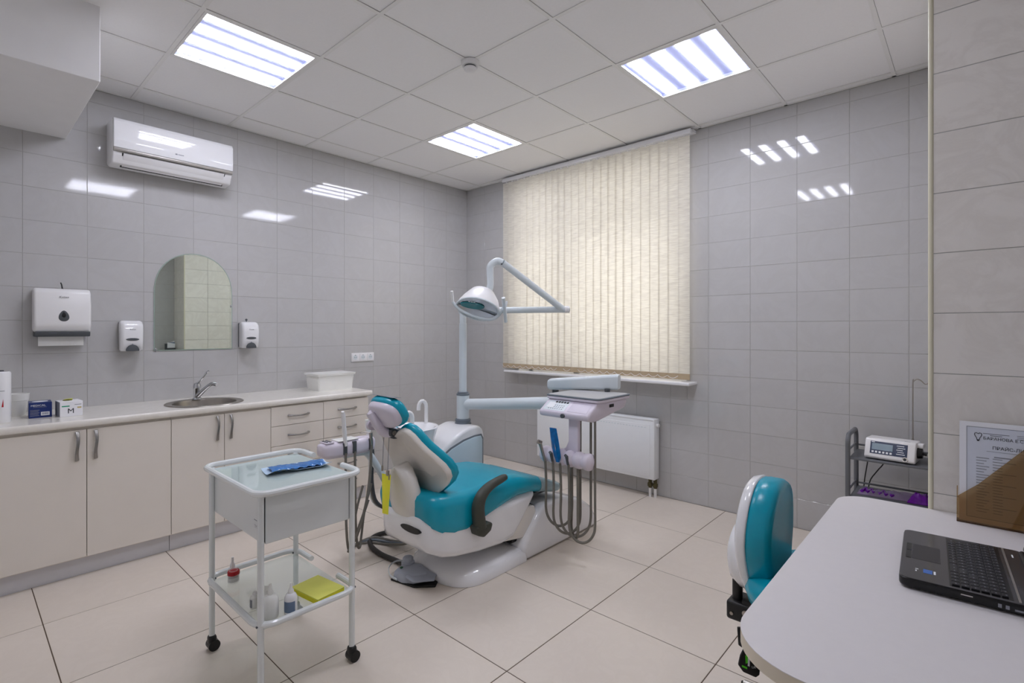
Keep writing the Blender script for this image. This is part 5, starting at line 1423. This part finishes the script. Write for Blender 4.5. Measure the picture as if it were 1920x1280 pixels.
part('sticker_print', MB().box((0.064, 0.054, 0.027), (0.068, 0.074, 0.0272)).box((0.030, 0.052, 0.027), (0.033, 0.060, 0.0272)).box((0.030, 0.066, 0.027), (0.036, 0.070, 0.0272)).xf(LR), 'white_ink', t)
part('front_light', MB().box((0.110, -0.0004, 0.017), (0.130, 0.0002, 0.0195)).xf(LR), 'silver', t)
part('port', MB().box((0.170, -0.0005, 0.010), (0.176, 0.0002, 0.018)).box((0.182, -0.0005, 0.010), (0.188, 0.0002, 0.018)).box((0.196, -0.0005, 0.010), (0.222, 0.0002, 0.014)).xf(LR), 'grey_ink', t)
part('hinge', MB().cyl((LD - 0.004, 0.03, 0.030), (LD - 0.004, LW - 0.03, 0.030), 0.007, n=12).xf(LR), 'laptop_black', t)
tilt = math.radians(20)
scr = Matrix.Translation((LD - 0.002, 0, 0.030)) @ Matrix.Rotation(tilt, 4, 'Y')
sc_ = part('screen_lid', MB().solid([(0.0, LW / 2 + p, 0.120 + q) for p, q in rrect(LW, 0.235, 0.012, 4)], (0.009, 0, 0), 0.002, 1).xf(LR @ scr), 'laptop_black', t)
part('screen', MB().box((-0.0008, 0.014, 0.018), (-0.0002, LW - 0.014, 0.222)).xf(LR @ scr), mat('dark_screen', (40, 44, 52), 0.12, var=0.03), sc_)

# ---- price list in an amber acrylic pocket
t = thing('price_list_holder', 'framed price list in an amber acrylic pocket leaning on the tiled wall', 'price list', (0.13, 2.17, DZ))
fx0, fx1 = -0.034, 0.178
lean = 0.055
def pf(x_, h, n):
    """h up along the leaning sheet, n out towards the room"""
    return (x_, 2.150 + lean * h / 0.30 - n, DZ + 0.004 + h)
def plate_(x0, x1, h0, h1, n0, n1, mi=0, mb=None):
    mb = mb or MB()
    P = [pf(x0, h0, n0), pf(x1, h0, n0), pf(x1, h1, n0), pf(x0, h1, n0)]
    Q_ = [pf(x0, h0, n1), pf(x1, h0, n1), pf(x1, h1, n1), pf(x0, h1, n1)]
    return mb.add(P + Q_, [(0, 1, 2, 3), (7, 6, 5, 4), (0, 4, 5, 1), (1, 5, 6, 2), (2, 6, 7, 3), (3, 7, 4, 0)], mi)
fr = part('frame', plate_(fx0, fx1, 0.0, 0.305, -0.004, 0.002), 'paper', t)
part('sheet', plate_(fx0 + 0.018, fx1 - 0.018, 0.016, 0.290, 0.002, 0.003), mat('grey_white_sheet', (214, 218, 228), 0.25, var=0.01), t)
mb = MB()
for a in ((fx0 + 0.017, fx1 - 0.017, 0.2895, 0.2910), (fx0 + 0.017, fx1 - 0.017, 0.0150, 0.0165), (fx0 + 0.017, fx0 + 0.0185, 0.015, 0.291), (fx1 - 0.0185, fx1 - 0.017, 0.015, 0.291)):
    plate_(*a, 0.002, 0.0034, 0, mb)
part('inner_border', mb, 'grey_ink', t)
def writing(s, size, x_, h, m='ink', align='LEFT'):
    o = text_mb(s, size, pf(x_, h, 0.0034), (1, 0, 0), Vector(pf(0, 1, 0)) - Vector(pf(0, 0, 0)), 0.0003, align)
    return part('lettering', o, m, t, smooth=False)
writing('БАРАНОВА Е.С.', 0.0125, 0.022, 0.254)
writing('ПРАЙС-ЛИСТ на услуги', 0.0135, 0.043, 0.226)
mb = MB()
plate_(0.022, 0.082, 0.2715, 0.2735, 0.003, 0.0036, 0, mb); plate_(0.038, 0.066, 0.2665, 0.2685, 0.003, 0.0036, 0, mb)
plate_(0.099, 0.130, 0.273, 0.2745, 0.003, 0.0036, 0, mb); plate_(0.099, 0.130, 0.268, 0.2695, 0.003, 0.0036, 0, mb); plate_(0.099, 0.13, 0.263, 0.2645, 0.003, 0.0036, 0, mb)
plate_(0.030, 0.140, 0.2185, 0.2195, 0.003, 0.0036, 0, mb); plate_(0.047, 0.086, 0.2015, 0.2045, 0.003, 0.0036, 0, mb)
for r in range(20):
    plate_(0.006, 0.036 - 0.006 * (r % 3), 0.196 - 0.0085 * r, 0.198 - 0.0085 * r, 0.003, 0.0036, 0, mb)
    plate_(0.044, 0.066 + 0.03 * (r % 4 == 1), 0.196 - 0.0085 * r, 0.198 - 0.0085 * r, 0.003, 0.0036, 0, mb)
    plate_(0.125, 0.152 - 0.006 * (r % 2), 0.196 - 0.0085 * r, 0.198 - 0.0085 * r, 0.003, 0.0036, 0, mb)
part('printed_lines', mb, 'grey_ink', t, kind='stuff')
tp = [(0.0105 + 0.0085 * a, 0.262 + 0.0105 * b) for a, b in ((0, 0.75), (0.45, 1.05), (0.9, 0.9), (1, 0.45), (0.75, -0.05), (0.45, -0.45), (0.3, -1.15), (-0.3, -1.15), (-0.45, -0.45), (-0.75, -0.05), (-1, 0.45), (-0.9, 0.9), (-0.45, 1.05), (0, 0.75))]
part('tooth_logo', MB().tube([pf(a, b, 0.0036) for a, b in tp], 0.0009, 5), 'ink', t)
part('logo_screw', plate_(0.0080, 0.0130, 0.2475, 0.2490, 0.003, 0.0038, 0, plate_(0.0085, 0.0125, 0.2505, 0.2520, 0.003, 0.0038)), 'ink', t)
# amber pocket: slanted front sheet, side and floor
pk = [(fx0 - 0.004, 0.0), (fx1 + 0.004, 0.0), (fx1 + 0.004, 0.310), (fx0 + 0.145, 0.235), (fx0 + 0.045, 0.118), (fx0 - 0.004, 0.073)]
part('pocket_front', MB().solid([pf(a, b, 0.012) for a, b in pk], (0, -0.0025, 0)), 'amber', t)
part('pocket_side', MB().solid([pf(fx0 - 0.006, 0.0, 0.0145), pf(fx0 - 0.006, 0.073, 0.0145), pf(fx0 - 0.006, 0.10, -0.008), pf(fx0 - 0.006, 0.0, -0.008)], (0.0025, 0, 0)), 'amber', t)
part('pocket_floor', MB().box((fx0 - 0.006, 2.136, DZ + 0.001), (fx1 + 0.006, 2.168, DZ + 0.0035)), mat('amber_edge', (70, 40, 16), 0.2, var=0.05), t)

# small purple packet behind the laptop and a leaflet stand, both at the desk's right side
single('purple_packet', MB().loft([[(0.185 + 0.030 * f * math.cos(2 * math.pi * k / 7 + j), 1.975 + 0.032 * f * math.sin(2 * math.pi * k / 7 + j), DZ + z) for k in range(7)] for f, z, j in ((0.8, 0.0, 0), (1.0, 0.02, 0.2), (1.05, 0.05, 0.1), (0.7, 0.075, 0.5), (0.2, 0.085, 0.3))]), 'purple',
       'crumpled purple packet behind the laptop on the desk', 'packet', ang=15)
t = thing('leaflet_stand', 'dark leaflet stand with pale leaflets beside the price list on the desk', 'leaflet stand', (0.235, 2.14, DZ))
part('stand', MB().box((0.200, 2.08, DZ), (0.272, 2.20, DZ + 0.006)).box((0.200, 2.08, DZ), (0.205, 2.20, DZ + 0.34)).box((0.262, 2.08, DZ), (0.267, 2.20, DZ + 0.40)), 'dark_grey', t)
for k in range(3):
    part('leaflet', MB().solid([(0.212 + 0.014 * k, 2.09 + 0.01 * k, DZ + 0.008), (0.212 + 0.014 * k, 2.18, DZ + 0.008), (0.208 + 0.016 * k, 2.195, DZ + 0.40 + 0.02 * k), (0.208 + 0.016 * k, 2.10 + 0.02 * k, DZ + 0.42)], (0.003, 0, 0)), 'paper' if k != 1 else 'label_blue', t)

# ================================================================== RACK IN THE CORNER
t = thing('rack_cart', 'grey metal rack cart in the corner behind the tiled wall block', 'rack', (-0.33, 3.58, 0))
rx0, rx1, ry0, ry1 = -0.532, -0.128, 3.44, 3.72
for x_ in (rx0, rx1):
    pts = [(x_, ry0, 0.05), (x_, ry0, 0.70)]
    for k in range(1, 6):
        a = math.pi * (1 - k / 12)
        pts.append((x_, ry0 + 0.05 + 0.05 * math.cos(a), 0.70 + 0.055 * math.sin(a)))
    for k in range(1, 7):
        a = math.pi * (0.5 - k / 12)
        pts.append((x_, ry1 - 0.05 + 0.05 * math.cos(a), 0.70 + 0.055 * math.sin(a)))
    pts.append((x_, ry1, 0.05))
    part('end_frame', MB().tube(pts, 0.0125, 12), 'rack', t, 60)
    for z in (0.665, 0.437):
        part('side_bar', MB().cyl((x_, ry0, z), (x_, ry1, z), 0.0055, n=8), 'rack', t)
    for y_ in (ry0, ry1):
        part('caster', MB().cyl((x_ - 0.010, y_, 0.022), (x_ + 0.010, y_, 0.022), 0.0215, n=16).cyl((x_, y_, 0.03), (x_, y_, 0.055), 0.008, n=8), 'black', t)
for z in (0.617, 0.395, 0.17):
    part('shelf', MB().box((rx0 + 0.006, ry0 - 0.002, z), (rx1 - 0.006, ry1 + 0.002, z + 0.012), 0.003, 2), 'rack', t)
for z in (0.655, 0.425):
    part('back_bar', MB().cyl((rx0, ry1, z), (rx1, ry1, z), 0.0055, n=8), 'rack', t)

# device standing on the rack, turned a little
t = thing('implant_motor', 'white control unit with a grey display standing on the rack cart', 'device', (-0.30, 3.55, 0.629))
DV = Matrix.Translation((-0.338, 3.548, 0.6295)) @ Matrix.Rotation(math.radians(-5), 4, 'Z')
w_ = 0.114
prof = [(-0.085, 0.006), (-0.092, 0.018), (-0.055, 0.105), (-0.045, 0.112), (0.075, 0.108), (0.085, 0.10), (0.085, 0.004), (-0.07, 0.003)]
part('casing', MB().solid([(-w_, y_, z_) for y_, z_ in prof], (2 * w_, 0, 0), 0.006, 3).xf(DV), 'white', t, 50)
f0, f1 = Vector((0, -0.0925, 0.018)), Vector((0, -0.0555, 0.105)); fn = Vector((0, -(f1 - f0).z, (f1 - f0).y)).normalized()
def face(xa, xb, a, b, h, hh=0.001):
    p, q = f0 + (f1 - f0) * a + fn * h, f0 + (f1 - f0) * b + fn * h
    return MB().solid([(xa, p.y, p.z), (xb, p.y, p.z), (xb, q.y, q.z), (xa, q.y, q.z)], tuple(fn * hh)).xf(DV)
kp = part('keypad', face(-0.088, 0.080, 0.18, 0.92, 0.0), 'screen_blue', t)
part('display', face(-0.080, 0.015, 0.42, 0.80, 0.001), 'screen', kp)
for k in range(6):
    part('button', face(-0.080 + 0.0165 * k, -0.070 + 0.0165 * k, 0.24, 0.35, 0.001, 0.0008), 'white_ink', kp)
mb = MB()
for r in range(5):
    m2 = face(0.032 + 0.004 * (r % 2), 0.070 - 0.005 * (r % 3), 0.30 + 0.12 * r, 0.335 + 0.12 * r, 0.001, 0.0006); mb.add(m2.v, m2.f)
m2 = face(-0.083, -0.068, 0.85, 0.89, 0.001, 0.0006); mb.add(m2.v, m2.f)
part('keypad_print', mb, 'white_ink', kp, kind='stuff')
c = DV @ (f0 + (f1 - f0) * 0.06 + Vector((0.072, 0, 0)))
part('socket', MB().cyl(c, c + DV.to_3x3() @ (fn * 0.005), 0.013, n=18).cyl(c + DV.to_3x3() @ (fn * 0.004), c + DV.to_3x3() @ (fn * 0.006), 0.008, n=14, mi=1), ['steel', 'black'], t)
part('pump_head', MB().cyl(DV @ Vector((w_, -0.01, 0.055)), DV @ Vector((w_ + 0.022, -0.01, 0.055)), 0.030, 0.026, n=18).cyl(DV @ Vector((w_ + 0.02, -0.01, 0.055)), DV @ Vector((w_ + 0.04, -0.01, 0.052)), 0.008, n=10), 'black', t)
part('pump_cover', MB().box((w_ - 0.004, -0.02, 0.082), (w_ + 0.026, 0.035, 0.104), 0.006).xf(DV), 'white', t)
part('top_badge', MB().box((0.06, -0.03, 0.1105), (0.085, -0.022, 0.1115)).xf(DV), 'grey_ink', t)
hx, hy = -0.255, 3.665
part('bag_hook', MB().tube([(hx, hy, 0.70), (hx, hy, 1.045), (hx + 0.004, hy, 1.062), (hx + 0.018, hy, 1.074), (hx + 0.036, hy, 1.068), (hx + 0.050, hy, 1.052), (hx + 0.060, hy, 1.050), (hx + 0.068, hy, 1.060)], 0.003, 8, smooth=4).cyl((hx, hy, 0.66), (hx, hy, 0.735), 0.006, n=8), 'steel', t, 60)
for x0_, x1_, lab in ((-0.475, -0.495, 'black cable hanging on the left between the rack shelves'), (-0.395, -0.470, 'black cable slanting down between the rack shelves')):
    single('device_cable', MB().tube([(x0_, 3.735, 0.63), (x0_ - 0.002, 3.745, 0.56), ((x0_ + x1_) / 2, 3.748, 0.50), (x1_, 3.75, 0.42), (x1_ - 0.01, 3.755, 0.25), (x1_, 3.76, 0.03)], 0.0035, 6, smooth=4), 'cable', lab, 'cable', 'cables behind the rack')

t = thing('purple_bag', 'clear film bag with purple tubing on the middle shelf of the rack', 'bag', (-0.33, 3.59, 0.4075))
def blob(x0, x1, y0, y1, h, seed, nx=14, ny=6):
    rnd = random.Random(seed)
    top, bot = [], []
    for i in range(nx + 1):
        for j in range(ny + 1):
            u, v = i / nx, j / ny
            e = min(1, 4 * u, 4 * (1 - u)) * min(1, 3 * v, 3 * (1 - v))
            top.append((x0 + (x1 - x0) * u, y0 + (y1 - y0) * v + 0.1 * (x1 - x0) * (u - 0.5), 0.4085 + h * e * (0.55 + 0.45 * rnd.random()) + 0.0012))
            bot.append((top[-1][0], top[-1][1], 0.4083))
    k = ny + 1; N = len(top)
    fs = [(i * k + j, i * k + j + 1, (i + 1) * k + j + 1, (i + 1) * k + j) for i in range(nx) for j in range(ny)]
    fb = [tuple(N + q for q in reversed(f)) for f in fs]
    sd_ = []
    for i in range(nx):
        for j in (0, ny): sd_.append((i * k + j, (i + 1) * k + j, N + (i + 1) * k + j, N + i * k + j))
    for j in range(ny):
        for i in (0, nx): sd_.append((i * k + j, i * k + j + 1, N + i * k + j + 1, N + i * k + j))
    return MB().add(top + bot, fs + fb + sd_)
part('film', blob(-0.500, -0.170, 3.530, 3.650, 0.030, 3), 'purple_clear', t, 20)
part('tubing', MB().tube([(-0.480 + 0.014 * k, 3.575 + (0.030 if k % 2 else -0.030), 0.421 + 0.003 * (k % 2)) for k in range(12)], 0.009, 6, smooth=4), 'purple', t, 60)
part('crumpled_end', blob(-0.270, -0.160, 3.520, 3.620, 0.060, 9, 7, 6), 'purple', t, 15)
